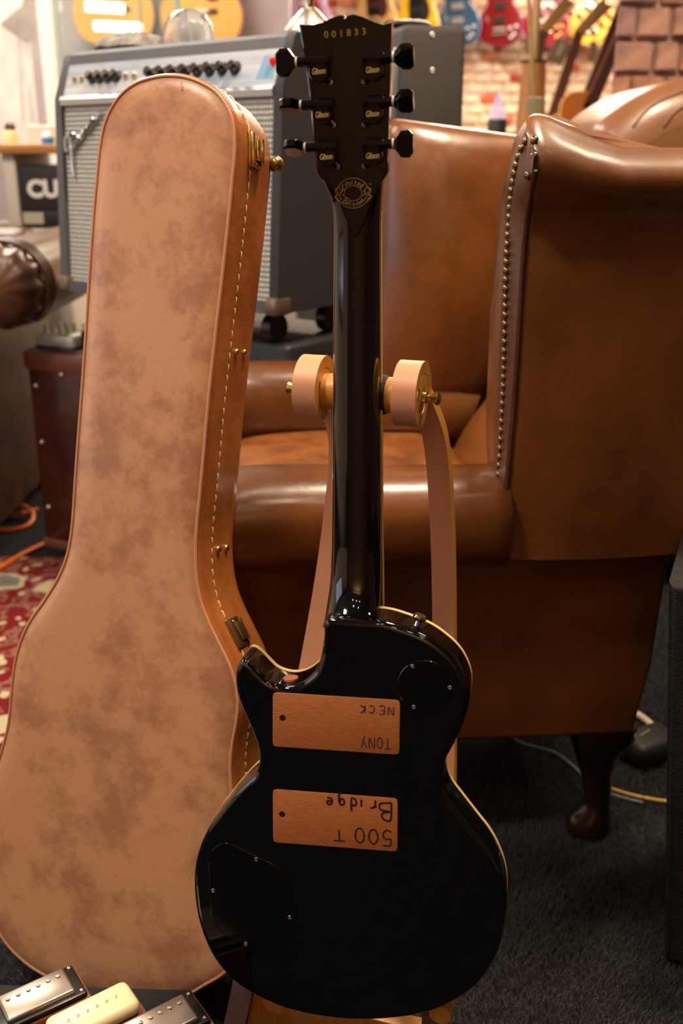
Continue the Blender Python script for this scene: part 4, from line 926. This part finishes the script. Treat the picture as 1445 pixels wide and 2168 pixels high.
# ================================================================ glass display case with acoustic guitars behind
GY = 4.2
gl = mat('green_glass', (226, 236, 230), .02, trans=.95, ior=1.1, spec=.3); gle = mat('green_glass_edge', (150, 172, 160), .2)
gx0, gx1 = atY(124, 60, GY).x, atY(378, 60, GY).x
disp = empty('display_case', V(((gx0 + gx1) / 2, GY + .15, 0)), 'glass display case with glowing bars as ceiling-light reflections behind the combo amplifier', 'display case')
rbox('plinth', wht, Matrix.Translation(((gx0 + gx1) / 2, GY + .15, .55)), gx1 - gx0, .3, 1.1, .004, 2, disp)
rbox('glass_pane', gl, Matrix.Translation(((gx0 + gx1) / 2, GY, 1.6)), gx1 - gx0 - .03, .005, 1.0, 0, 1, disp)
for x_, w_ in ((gx0, .014), (atY(298, 60, GY).x, .006), (gx1, .022)):
    rbox('glass_edge', gle, Matrix.Translation((x_, GY, 1.6)), w_, .016, 1.0, .002, 1, disp)
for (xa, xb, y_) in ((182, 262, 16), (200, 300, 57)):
    a_, b_ = atY(xa, y_ - 2, GY + .2), atY(xb, y_ + 2, GY + .2); g = G(); g.tube([a_, b_], .018, 12); g.build('reflection_bar', mat('glowing_reflection', (255, 250, 240), .4, emit=(255, 246, 230), estr=3.0), disp, 60)  # glowing bars stand in for ceiling-light reflections on the glass

def clean(p): return ccw([tuple(q) for q in p])
ACO = [(0, 0), (110, 8), (170, 45), (198, 110), (196, 180), (172, 230), (140, 262), (128, 300), (138, 345), (145, 395), (128, 445), (85, 478), (0, 488)]
ACO = [(x / 1000, y / 1000) for x, y in ACO] + [(-x / 1000, y / 1000) for x, y in ACO[-2:0:-1]]
ACO = clean(cat(ACO, 4)); spruce = mat('spruce_top', (222, 172, 92), .25, 0, .4, var=(206, 152, 74), vscale=5, stretch=(30, 1, 1))
rosew = mat('rosewood', (74, 40, 28), .45); mahog = mat('mahogany_side', (120, 60, 34), .35)
for px, pyb, lab in ((245, 96, 'natural acoustic guitar hanging behind the glass display case'), (428, 101, 'natural acoustic guitar with dark red pickguard hanging on the partition')):
    fr = Frame(atY(px, pyb, 5.45), 0, 0, 0); e = empty('acoustic_guitar', fr.O, lab, 'guitar', 'acoustic guitars on the partition')
    g = G(); plate(g, fr, ACO, -.004, -.1, 0, .004, 2); g.build('body', mahog, e, 40)
    g = G(); plate(g, fr, ACO, 0, -.004, .002, 0, 2); g.build('soundboard', spruce, e, 40)
    g = G(); g.lathe([(.05, 0), (.05, .0008), (.0001, .0008)], fr.mat(0, .33, 0), 28); g.build('soundhole', mat('soundhole_black', (14, 10, 8), .9), e, 30)
    g = G(); br_ = [(-.085, .165), (-.07, .178), (-.045, .172), (0, .176), (.045, .172), (.07, .178), (.085, .165), (.072, .15), (.045, .152), (0, .15), (-.045, .152), (-.072, .15)]
    plate(g, fr, ccw(br_), .008, 0, .002, 0, 2); bdg = g.build('bridge', rosew, e, 40)
    g = G(); g.box(fr.mat(0, .164, .009), .07, .016, .004); g.build('saddle', mat('bone', (220, 210, 190), .4), bdg, None)
    g = G(); pg = [(.03, .215), (.085, .21), (.1, .25), (.085, .3), (.055, .33), (.045, .29)]; plate(g, fr, clean(cat(pg, 3)), .002, 0, .0005, 0, 1); g.build('pickguard', mat('tortoise_red', (92, 24, 26), .25), e, 40)
    g = G(); g.box(fr.mat(0, .62, .004), .055, .62, .022); g.build('neck', rosew, e, None)
    g = G(); plate(g, fr, ccw([(-.03, .92), (.03, .92), (.04, 1.1), (-.04, 1.1)]), .0, -.016, .002, .002, 2); g.build('headstock', rosew, e, 40)

# ================================================================ second amplifier behind the chair
BY = 2.35
b0, b1 = atY(842, 255, BY), atY(977, 60, BY); bz1 = atY(900, 52, BY).z; bz0 = b0.z - .10
sa = empty('amplifier_head', V(((b0.x + b1.x) / 2, BY + .2, bz0)), 'dark grey upright amplifier with two screws in its side, behind the armchair', 'amplifier')
sf = Frame(V(((b0.x + b1.x) / 2, BY, bz0)), -16)
wd_ = (b1.x - b0.x) * 1.1; sf.O = sf.O + sf.u * .012; hh_ = bz1 - bz0
MB_ = axis_mat(sf.w(0, hh_ / 2, -.15), (0, 0, 1), sf.u)
rbox('side_shell', mat('charcoal_tolex', (58, 54, 50), .7, bump=.4, bscale=400), MB_, wd_, .30, hh_, .016, 4, sa)
rbox('chrome_panel', mat('dull_chrome', (168, 172, 176), .35, .8), axis_mat(sf.w(-wd_ / 2 - .004, hh_ * .60, -.15), (0, 0, 1), sf.u), .02, .24, hh_ * .5, .003, 2, sa)
for h_ in (.86, .70, .52): rbox('panel_slot', darkpl, axis_mat(sf.w(-wd_ / 2 - .015, hh_ * h_, -.10), (0, 0, 1), sf.u), .006, .12, .014, .001, 1, sa)
for py in (75, 150): 
    p = atP(915, py, sf.O, sf.n); screw(sa, axis_mat(p + sf.n * .0005, sf.n), .006, None)
g = G(); g.tube(cat([sf.w(-.07, hh_ - .004, -.15), sf.w(-.055, hh_ + .014, -.15), sf.w(.03, hh_ + .016, -.15), sf.w(.05, hh_ - .004, -.15)], 5, False), .009, 10); g.build('carry_handle', darkpl, sa, 60)
rbox('pedestal_cab', mat('pedestal_black', (22, 21, 21), .7), axis_mat(sf.w(0, -bz0 / 2, -.15), (0, 0, 1), sf.u), wd_ * 1.1, .34, bz0 - .001, .012, 3)
tag(bpy.data.objects['pedestal_cab'], 'black cabinet under the dark grey amplifier, behind the armchair', 'speaker')

# ================================================================ hanging electric guitars on the brick wall
HY = 7.75
um = sum(q[0] for q in LPU) / len(LPU); vm = min(q[1] for q in LPU)
umx = (max(q[0] for q in LPU) + min(q[0] for q in LPU)) / 2
LPF = clean([(-(q[0] - umx), q[1] - vm) for q in LPU[::2]])
SS = [(0, 0), (90, 6), (145, 45), (162, 105), (148, 165), (128, 215), (135, 265), (162, 320), (165, 360), (140, 352), (100, 320), (60, 318), (-40, 318), (-95, 360), (-135, 400), (-158, 392), (-150, 330), (-122, 255), (-126, 205), (-150, 160), (-166, 105), (-150, 48), (-92, 8)]
SSF = clean(cat([(x / 1000, y / 1000) for x, y in SS], 3))
TT = [(0, 0), (100, 6), (150, 45), (163, 110), (145, 175), (122, 230), (130, 280), (152, 330), (140, 352), (100, 330), (60, 340), (28, 378), (-30, 385), (-110, 380), (-142, 350), (-135, 290), (-120, 235), (-142, 180), (-163, 110), (-150, 45), (-100, 6)]
TTF = clean(cat([(x / 1000, y / 1000) for x, y in TT], 3))
pkm = mat('pickup_nickel', (200, 196, 186), .25, .8); blkp = mat('pickup_black', (18, 18, 18), .35); goldk = mat('gold_knob', (230, 180, 90), .3, .3); whk = mat('silver_knob', (215, 215, 225), .25, .5)
mapn = mat('maple_neck', (206, 160, 100), .4)
def hang(px, pyb, roll, shp, col, edge, lab, grd=None, pk=pkm, kn=goldk, yaw=24, Y=HY, metal=.0):
    fr = Frame(atY(px, pyb, Y), yaw, 0, roll); e = empty('electric_guitar', fr.O, lab, 'guitar', 'electric guitars hung on the brick wall')
    m = mat('finish_%d_%d_%d' % col, col, .12, metal, .6); me_ = mat('edge_%d_%d_%d' % edge, edge, .15, 0, .5)
    g = G(); plate(g, fr, shp, 0, -.042, .004, .004, 3); b_ = g.build('body', m, e, 50)
    g = G(); plate(g, fr, [tuple(q) for q in inset(shp, -.002)], -.004, -.012, 0, 0, 1); g.build('edge_band', me_, e, 40)  # bluish edge colours paint in the glints on the sides; warm ones are binding
    for v_ in (.17, .26):
        g = G(); g.box(fr.mat(0, v_, .006), .085, .04, .012); g.build('pickup', pk, e, None)
    g = G(); g.box(fr.mat(0, .115, .006), .085, .014, .014); g.build('bridge', pkm, e, None)
    g = G(); g.tube([fr.w(-.05, .08, .008), fr.w(.05, .085, .008)], .007, 8); g.build('tailpiece', pkm, e, 40)
    for (x, y) in ((.075, .115), (.105, .075), (.085, .055), (.12, .125)):
        g = G(); g.lathe([(.012, 0), (.01, .014), (.0001, .015)], fr.mat(x, y, .0), 12); g.build('knob', kn, e, 50)
    if grd:
        g = G(); pg = [(.02, .14), (.07, .12), (.1, .18), (.08, .26), (.03, .3), (-.05, .3), (-.06, .2), (-.04, .13)]; plate(g, fr, clean(cat(pg, 3)), .002, 0, .0005, 0, 1); g.build('pickguard', mat('guard_%d_%d_%d' % grd, grd, .25), e, 40)
    g = G(); g.box(fr.mat(0, .62, .004), .052, .58, .026); g.build('neck', rosew, e, None)
    g = G(); plate(g, fr, ccw([(-.026, .9), (.026, .9), (.04, 1.06), (-.04, 1.06)]), .002, -.014, .002, .002, 2); g.build('headstock', blkp, e, 40)
hang(664, 88, 12, SSF, (226, 190, 232), (150, 140, 220), 'lilac electric guitar with white pickups hanging furthest left on the brick wall', (200, 60, 50), mat('white_pickup', (244, 244, 244), .4))
hang(792, 80, 0, TTF, (196, 156, 110), (230, 190, 70), 'worn tan electric guitar with yellow edge hanging behind the black headstock', (74, 40, 40), blkp)
hang(880, 88, 0, TTF, (206, 164, 30), (180, 190, 200), 'bright yellow electric guitar with black pickguard above the dark grey amplifier', (40, 38, 34), blkp)
hang(968, 100, 2, LPF, (44, 66, 92), (120, 160, 205), 'blue electric guitar hanging between the yellow one and the red ones', None, pkm, whk)
hang(1056, 99, 1, LPF, (98, 16, 18), (120, 90, 170), 'dark red electric guitar with gold and silver knobs beside the blue one', None, blkp, whk)
hang(1152, 97, 0, LPF, (122, 14, 18), (130, 150, 210), 'cherry red electric guitar hanging behind the brass pole', None, pkm)
hang(1248, 96, 0, LPF, (206, 154, 62), (240, 226, 190), 'gold electric guitar with cream edge hanging furthest right on the brick wall', None, mat('white_pickup', (244, 244, 244), .4), goldk)

# ================================================================ guitars leaning on a floor rack
def lean_guitar(nut, heel, Y, head, ncol, bcol, lab, edge=(235, 200, 120)):
    a_, b_ = atY(*nut, Y), atY(*heel, Y); d = (a_ - b_); L = d.length; d.normalize()
    fr = Frame(b_, 0); fr.O = b_; fr.v = d; fr.u = V((0, -1, 0)).cross(d).normalized() * -1; fr.n = fr.u.cross(fr.v)
    if fr.n.y > 0: fr.u = -fr.u; fr.n = -fr.n
    e = empty('electric_guitar', b_, lab, 'guitar', 'guitars leaning on the floor rack')
    nm_ = mat('neck_%d_%d_%d' % ncol, ncol, .35, 0, .3); bm_ = mat('finish_%d_%d_%d' % bcol, bcol, .15, 0, .5)
    g = G(); g.loft([[fr.w(x * w_, v_, n_) for x, n_ in ((-1, 0), (1, 0), (1, -.012), (.6, -.022), (-.6, -.022), (-1, -.012))] for v_, w_ in ((-.02, .028), (L, .0215))]); g.build('neck', nm_, e, 40)
    g = G(); g.box(fr.mat(0, L / 2, .003), .045, L, .005); g.build('fretboard', rosew, e, None)
    sc_ = 1.0; g = G(); sh_ = [(q[0], q[1] - .40) for q in LPF]
    plate(g, fr, sh_, .0, -.045, .004, .004, 3); g.build('body', bm_, e, 50)
    g = G(); plate(g, fr, [tuple(q) for q in inset(sh_, -.002)], -.002, -.010, 0, 0, 1); g.build('edge_band', mat('edge_%d_%d_%d' % edge, edge, .3), e, 40)
    if head:
        h_ = atY(*head, Y - .03); dv = (h_ - a_); hl = dv.length; dv.normalize(); fh = Frame(a_, 0); fh.O = a_; fh.v = dv; fh.u = fr.u - dv * fr.u.dot(dv); fh.u.normalize(); fh.n = fh.u.cross(fh.v)
        g = G(); plate(g, fh, ccw([(-.022, -.01), (.022, -.01), (.026, .03), (.032, hl), (.0, hl - .012), (-.032, hl), (-.026, .03)]), .004, -.012, .002, .002, 2); g.build('headstock', mat('head_tan', (150, 116, 72), .35), e, 40)
        for i in range(3):
            for s in (-1, 1):
                g = G(); p_ = fh.w(s * .033, .04 + i * .045, -.004); g.tube([p_, p_ + fh.u * s * .03], .008, 8); g.build('tuner', mat('tuner_dark', (40, 36, 34), .3, .6), e, 40)
lean_guitar((1150, 66), (1098, 300), 5.2, (1208, -6), (160, 126, 92), (170, 100, 40), 'guitar with tan headstock leaning furthest left on the floor rack')
lean_guitar((1226, 68), (1152, 300), 5.0, (1288, 2), (150, 116, 84), (206, 170, 110), 'guitar with its neck rising to the gold one, second on the floor rack')
lean_guitar((1318, 10), (1222, 262), 4.8, None, (140, 110, 80), (206, 160, 90), 'guitar with cream-edged body, third on the floor rack')
lean_guitar((1316, 70), (1250, 222), 4.55, None, (120, 60, 40), (200, 112, 36), 'orange guitar with dark neck, rightmost on the floor rack')
RIS = empty('display_riser', V((1.25, 4.9, 0)), 'stepped wooden riser under the leaning guitars behind the armchair', 'riser')
for o in [o for o in bpy.data.objects if o.get('group') == 'guitars leaning on the floor rack']:
    b_ = [c for c in o.children if c.name.startswith('body')][0]; P = [WM[b_] @ v_.co for v_ in b_.data.vertices]; lo = min(P, key=lambda q: q.z)
    if lo.z > .02: rbox('step', mapn, Matrix.Translation((lo.x, lo.y, lo.z / 2 - .001)), .16, .16, lo.z - .002, .004, 1, RIS)
for px, py, rot, lab in ((1183, 110, 25, 'grey price tag hanging from the leaning guitar necks, left one'), (1258, 112, -14, 'narrow dark strap tag hanging below the gold guitar')):
    p = atY(px, py, 4.9); wide = .075 if rot > 0 else .03
    o = rbox('price_tag', mat('tag_grey', (108, 98, 84), .6), Matrix.Translation(p) @ Matrix.Rotation(math.radians(rot), 4, 'Y'), wide, .004, .10, .001, 1); tag(o, lab, 'tag')
    hs_ = hitter([c for o_ in bpy.data.objects if o_.get('group') == 'guitars leaning on the floor rack' for c in o_.children]); hh = hs_(1180, 34) if rot > 0 else hs_(1262, 32)
    g = G(); g.tube([p + V((0, 0, .045)), hh[0] if hh else p + V((0, 0, .2))], .0012, 6); g.build('string', mat('tag_string', (60, 54, 46), .8), o, 60)
    if rot > 0: rbox('tag_window', mat('tag_pale', (160, 148, 128), .6), Matrix.Translation(p + V((.004, -.003, .01))) @ Matrix.Rotation(math.radians(rot), 4, 'Y'), .022, .002, .055, .0005, 1, o)

# ================================================================ wooden cone column, brass pole, ornament
WY = 3.7
wc0 = atY(1120, 300, WY); ztop = atY(1120, 128, WY).z
col_ = empty('wooden_column', V((wc0.x, WY, 0)), 'tapered wooden column with a black rim and brass pole behind the armchair', 'column')
g = G(); g.lathe([(.07, 0), (.066, .4), (.050, ztop - .2), (.040, ztop - .006), (.0001, ztop - .006)], Matrix.Translation((wc0.x, WY, 0)), 24); g.build('wooden_cone', mat('honey_wood', (176, 122, 64), .3, 0, .3, var=(136, 86, 40), vscale=5, stretch=(10, 10, .6)), col_, 50)
g = G(); g.lathe([(.046, ztop - .006), (.046, ztop), (.0001, ztop)], Matrix.Translation((wc0.x, WY, 0)), 24); g.build('black_rim', darkpl, col_, 40)
ag_ = mat('antique_pole', (176, 152, 104), .35, .6)
g = G(); g.tube([V((wc0.x + .0, WY, ztop)), V((wc0.x + .0, WY, ztop + .6))], .0125, 12); g.build('brass_pole', ag_, col_, 50)
WB = 3.2; p = atY(1132, 222, WB)
cap_ = empty('brass_rod_stand', V((p.x, WB, 0)), 'olive square block with a thin brass rod in front of the wooden column', 'stand')
rbox('block', mat('olive_block', (112, 96, 58), .5), Matrix.Translation((p.x, WB, p.z / 2 + .01)), .046, .046, p.z + .02, .003, 2, cap_)
g = G(); g.tube([V((p.x - .004, WB, p.z + .018)), atY(1118, 0, WB), atY(1116, -60, WB)], .006, 10); g.build('rod', ag_, cap_, 50)
p = atY(1052, 252, 3.4); rbx = p.z
e = empty('pyramid_ornament', V((p.x, 3.4, 0)), 'white and lilac pyramid ornament on a black stand behind the armchair', 'ornament')
rbox('stand', darkpl, Matrix.Translation((p.x, 3.4, rbx / 2)), .055, .055, rbx, .004, 2, e)
tz = atY(1052, 196, 3.4).z; g = G(); h_ = .026
g.add([V((p.x - h_, 3.4 - h_, rbx)), V((p.x + h_, 3.4 - h_, rbx)), V((p.x + h_, 3.4 + h_, rbx)), V((p.x - h_, 3.4 + h_, rbx)), V((p.x + .002, 3.4, tz)), V((p.x - .004, 3.4, tz))], [(0, 1, 4, 5), (1, 2, 4), (2, 3, 5, 4), (3, 0, 5), (3, 2, 1, 0)]); g.build('pyramid', mat('lilac_white', (214, 200, 232), .4, var=(170, 140, 214), vscale=9), e, None)

# ================================================================ leather tub chair at upper right
TYY = 2.3
tubm = mat('tub_leather', (132, 92, 62), .35, 0, .2, var=(120, 76, 46), vscale=5, bump=.1, coat_rough=.25)
O_ = atY(1300, 300, TYY); tub = empty('tub_chair', V((O_.x + .35, TYY + .2, 0)), 'brown leather tub chair with curved back in front of the brick pier', 'armchair')
tfr = Frame(V((0, TYY, 0)), 0)
tp = [(1235, 330), (1246, 275), (1272, 246), (1310, 218), (1352, 194), (1400, 176), (1450, 164), (1520, 156), (1620, 160), (1690, 190), (1720, 260)]
pts = [(atY(x, y, TYY).x, atY(x, y, TYY).z) for x, y in tp]; pts = [(pts[0][0] + .02, .12)] + [tuple(q) for q in cat(pts, 3, False)] + [(pts[-1][0], .12)]
g = G(); plate(g, tfr, ccw(pts), .10, -.36, .09, .05, 6); g.build('curved_back', tubm, tub, 70); bpy.context.view_layer.update()
th_ = hitter([bpy.data.objects['curved_back']])
for line in ([(1340, 268), (1362, 240), (1395, 214), (1445, 194)], [(1405, 268), (1425, 240), (1452, 222)]):
    P = [th_(x + .0, y) for x, y in [tuple(q.to_2d()) for q in cat([V((a, b, 0)) for a, b in line], 6, False)]]
    P = [h[0] - ray(1400, 230) * .0005 for h in P if h]
    if len(P) > 2: g = G(); g.tube(P, .003, 8); g.build('seam_welt', mat('tub_welt', (112, 66, 38), .4), tub, 60)
for x in (pts[0][0] + .05, pts[-1][0] - .05):
    for y in (TYY - .05, TYY + .3): g = G(); g.lathe([(.016, 0), (.024, .06), (.026, .125)], Matrix.Translation((x, y, 0)), 12); g.build('leg', legm, tub, 50)

# ================================================================ black cabinet at the right edge
e0 = atZ(1402, 2050, .0); 
rc = empty('road_cabinet', V((e0.x + .15, e0.y + .2, 0)), 'tall worn black cabinet with a chipped lower corner at the right edge', 'cabinet')
g = G(); ru, rb2 = V((.92, -.39, 0)), V((.39, .92, 0)); fr2 = Frame(V((e0.x, e0.y, 0)), 0); fr2.u = ru; fr2.v = V((0, 0, 1)); fr2.n = -rb2
plate(g, fr2, [(0, .012), (.28, .012), (.32, .54), (-.050, .54)], 0, -.28, .010, .010, 4); g.build('cabinet_shell', mat('worn_black_tolex', (24, 22, 21), .65, 0, 0, .3, var=(38, 34, 30), vscale=30, bump=.5, bscale=300), rc, 40)
for dx, dy in ((.04, .05), (.26, .05), (.04, .24), (.26, .24)): g = G(); g.lathe([(.014, 0), (.016, .012)], Matrix.Translation(V((e0.x, e0.y, 0)) + V((.92, -.39, 0)) * dx + V((.39, .92, 0)) * dy), 12); g.build('foot', darkpl, rc, 40)
g = G(); cc0 = V((e0.x + .022, e0.y + .008, .016))
rr = random.Random(9); rings = [[cc0 + V((.030 * math.cos(t) * k * rr.uniform(.7, 1.2) + .012, -.006 * (1 - k) - .0035, .018 * math.sin(t) * k * rr.uniform(.7, 1.2) + .012)) for t in [j * math.pi / 7 for j in range(14)]] for k in (1, .8, .05)]
g.loft(rings); g.build('chipped_corner', mat('raw_wood_chip', (172, 122, 76), .8, var=(96, 90, 50), vscale=60), rc, 40)

# ================================================================ cables and case under the chair at right
floor_cable('grey_cable', [(1075, 1555, .004), (1110, 1575, .004), (1170, 1592, .004), (1210, 1620, .004), (1240, 1648, .004), (1290, 1680, .004), (1360, 1700, .004)], .0028, mat('grey_cable', (120, 124, 132), .5), 'thin grey cable on the carpet under the armchair')
floor_cable('white_cable', [(1325, 1500, .006), (1360, 1520, .006), (1400, 1555, .006), (1450, 1600, .006), (1500, 1640, .006)], .0068, mat('white_cable', (196, 176, 158), .5), 'white cable on the floor between the armchair and the black cabinet')
floor_cable('yellow_cable', [(1285, 1668, .005), (1330, 1682, .005), (1365, 1690, .005), (1410, 1697, .005), (1470, 1700, .005)], .0036, mat('yellow_cable', (190, 150, 50), .5), 'yellow cable on the carpet behind the armchair leg')
q0 = atZ(1388, 1640, 0)
o = empty('floor_adapter', V((q0.x, q0.y + .05, 0)), 'dark rounded power adapter lying behind the armchair leg', 'adapter')
rbox('adapter_body', mat('dark_adapter', (20, 20, 19), .6), axis_mat(V((q0.x, q0.y + .05, .026)), zz, V((1, .5, 0))), .10, .07, .05, .016, 3, o)
rbox('adapter_stripe', mat('adapter_stripe', (110, 104, 70), .5), axis_mat(V((q0.x - .01, q0.y + .05, .0515)), zz, V((1, .9, 0))), .03, .004, .002, .0005, 1, o)

# ================================================================ three loose pickups on a low black box
ZQ = .135
lowb = atZ(200, 2168, ZQ)
box = empty('low_box', V((lowb.x - .02, lowb.y - .09, 0)), 'low black box in the foreground carrying the three loose pickups', 'box')
rbox('box_body', mat('low_box_black', (12, 12, 12), .8), Matrix.Translation((lowb.x - .05, lowb.y - .055, ZQ / 2 - .0005)) @ Matrix.Rotation(math.radians(-2), 4, 'Z'), .29, .22, ZQ - .001, .006, 2, box)
nick = mat('nickel_cover', (158, 146, 134), .3, .85); mh = mat('pickup_wood', (150, 86, 44), .5, var=(110, 60, 28), vscale=14, stretch=(3, 20, 20)); ringb = mat('ring_black', (14, 14, 14), .3)
def pickup(px, py, L, lab, kind, rot, tilt):
    """px,py: pixel of the centre of the cover's top face"""
    top = ZQ + .062; c = atZ(px, py, top)
    e = empty('guitar_pickup', V((c.x, c.y, ZQ)), lab, 'pickup', 'loose pickups on the low box')
    M0 = axis_mat(c, (0, 0, 1), V((math.cos(math.radians(rot)), math.sin(math.radians(rot)), 0)))
    T = Matrix.Translation
    if kind == 'hum':
        rbox('wood_base', mh, M0 @ T((0, 0, -.037)), .098, .048, .049, .002, 2, e)
        rg = rbox('mounting_ring', ringb, M0 @ T((0, 0, -.0095)), .092, .046, .008, .003, 2, e)
        cv = rbox('metal_cover', nick, M0 @ T((0, 0, -.005)), .070, .038, .010, .003, 3, e)
        for i in range(6): screw(cv, M0 @ T((-.026 + i * .0104, .008, .0)), .0024, None, 'pole_piece')
        for x in (-.041, .041):
            for y in (-.018, .018) if x > 0 else (-.018,): screw(rg, M0 @ T((x, y, -.0056)), .0021)
    else:
        rbox('wood_base', mh, M0 @ T((0, 0, -.038)), .098, .048, .048, .002, 2, e)
        cv = rbox('cream_cover', mat('cream_cover', (242, 224, 172), .32), M0 @ T((0, 0, -.006)), .088, .040, .018, .008, 4, e)
        for i in range(6): screw(cv, M0 @ T((-.025 + i * .01, .0, .003)), .0017, None, 'pole_piece')
pickup(76, 2102, .09, 'chrome-covered pickup in a black ring, leftmost of the three on the low box', 'hum', 35, 0)
pickup(196, 2141, .09, 'cream soapbar pickup between the two chrome ones', 'p90', 36, 0)
pickup(336, 2161, .09, 'chrome-covered pickup right of the cream one on the low box', 'hum', 35, 0)

# ================================================================ ceiling lamp fixtures
for i, (x, y, sx, sy, w, c) in enumerate(LAMPS):
    f_ = empty('ceiling_light', V((x, y, CEIL - .035)), 'flat ceiling light panel ' + LAMP_AT[i], 'lamp', 'ceiling lights above the shop')
    rbox('lamp_housing', wht, Matrix.Translation((x, y, CEIL - .0185)), sx + .05, sy + .05, .035, .004, 2, f_)
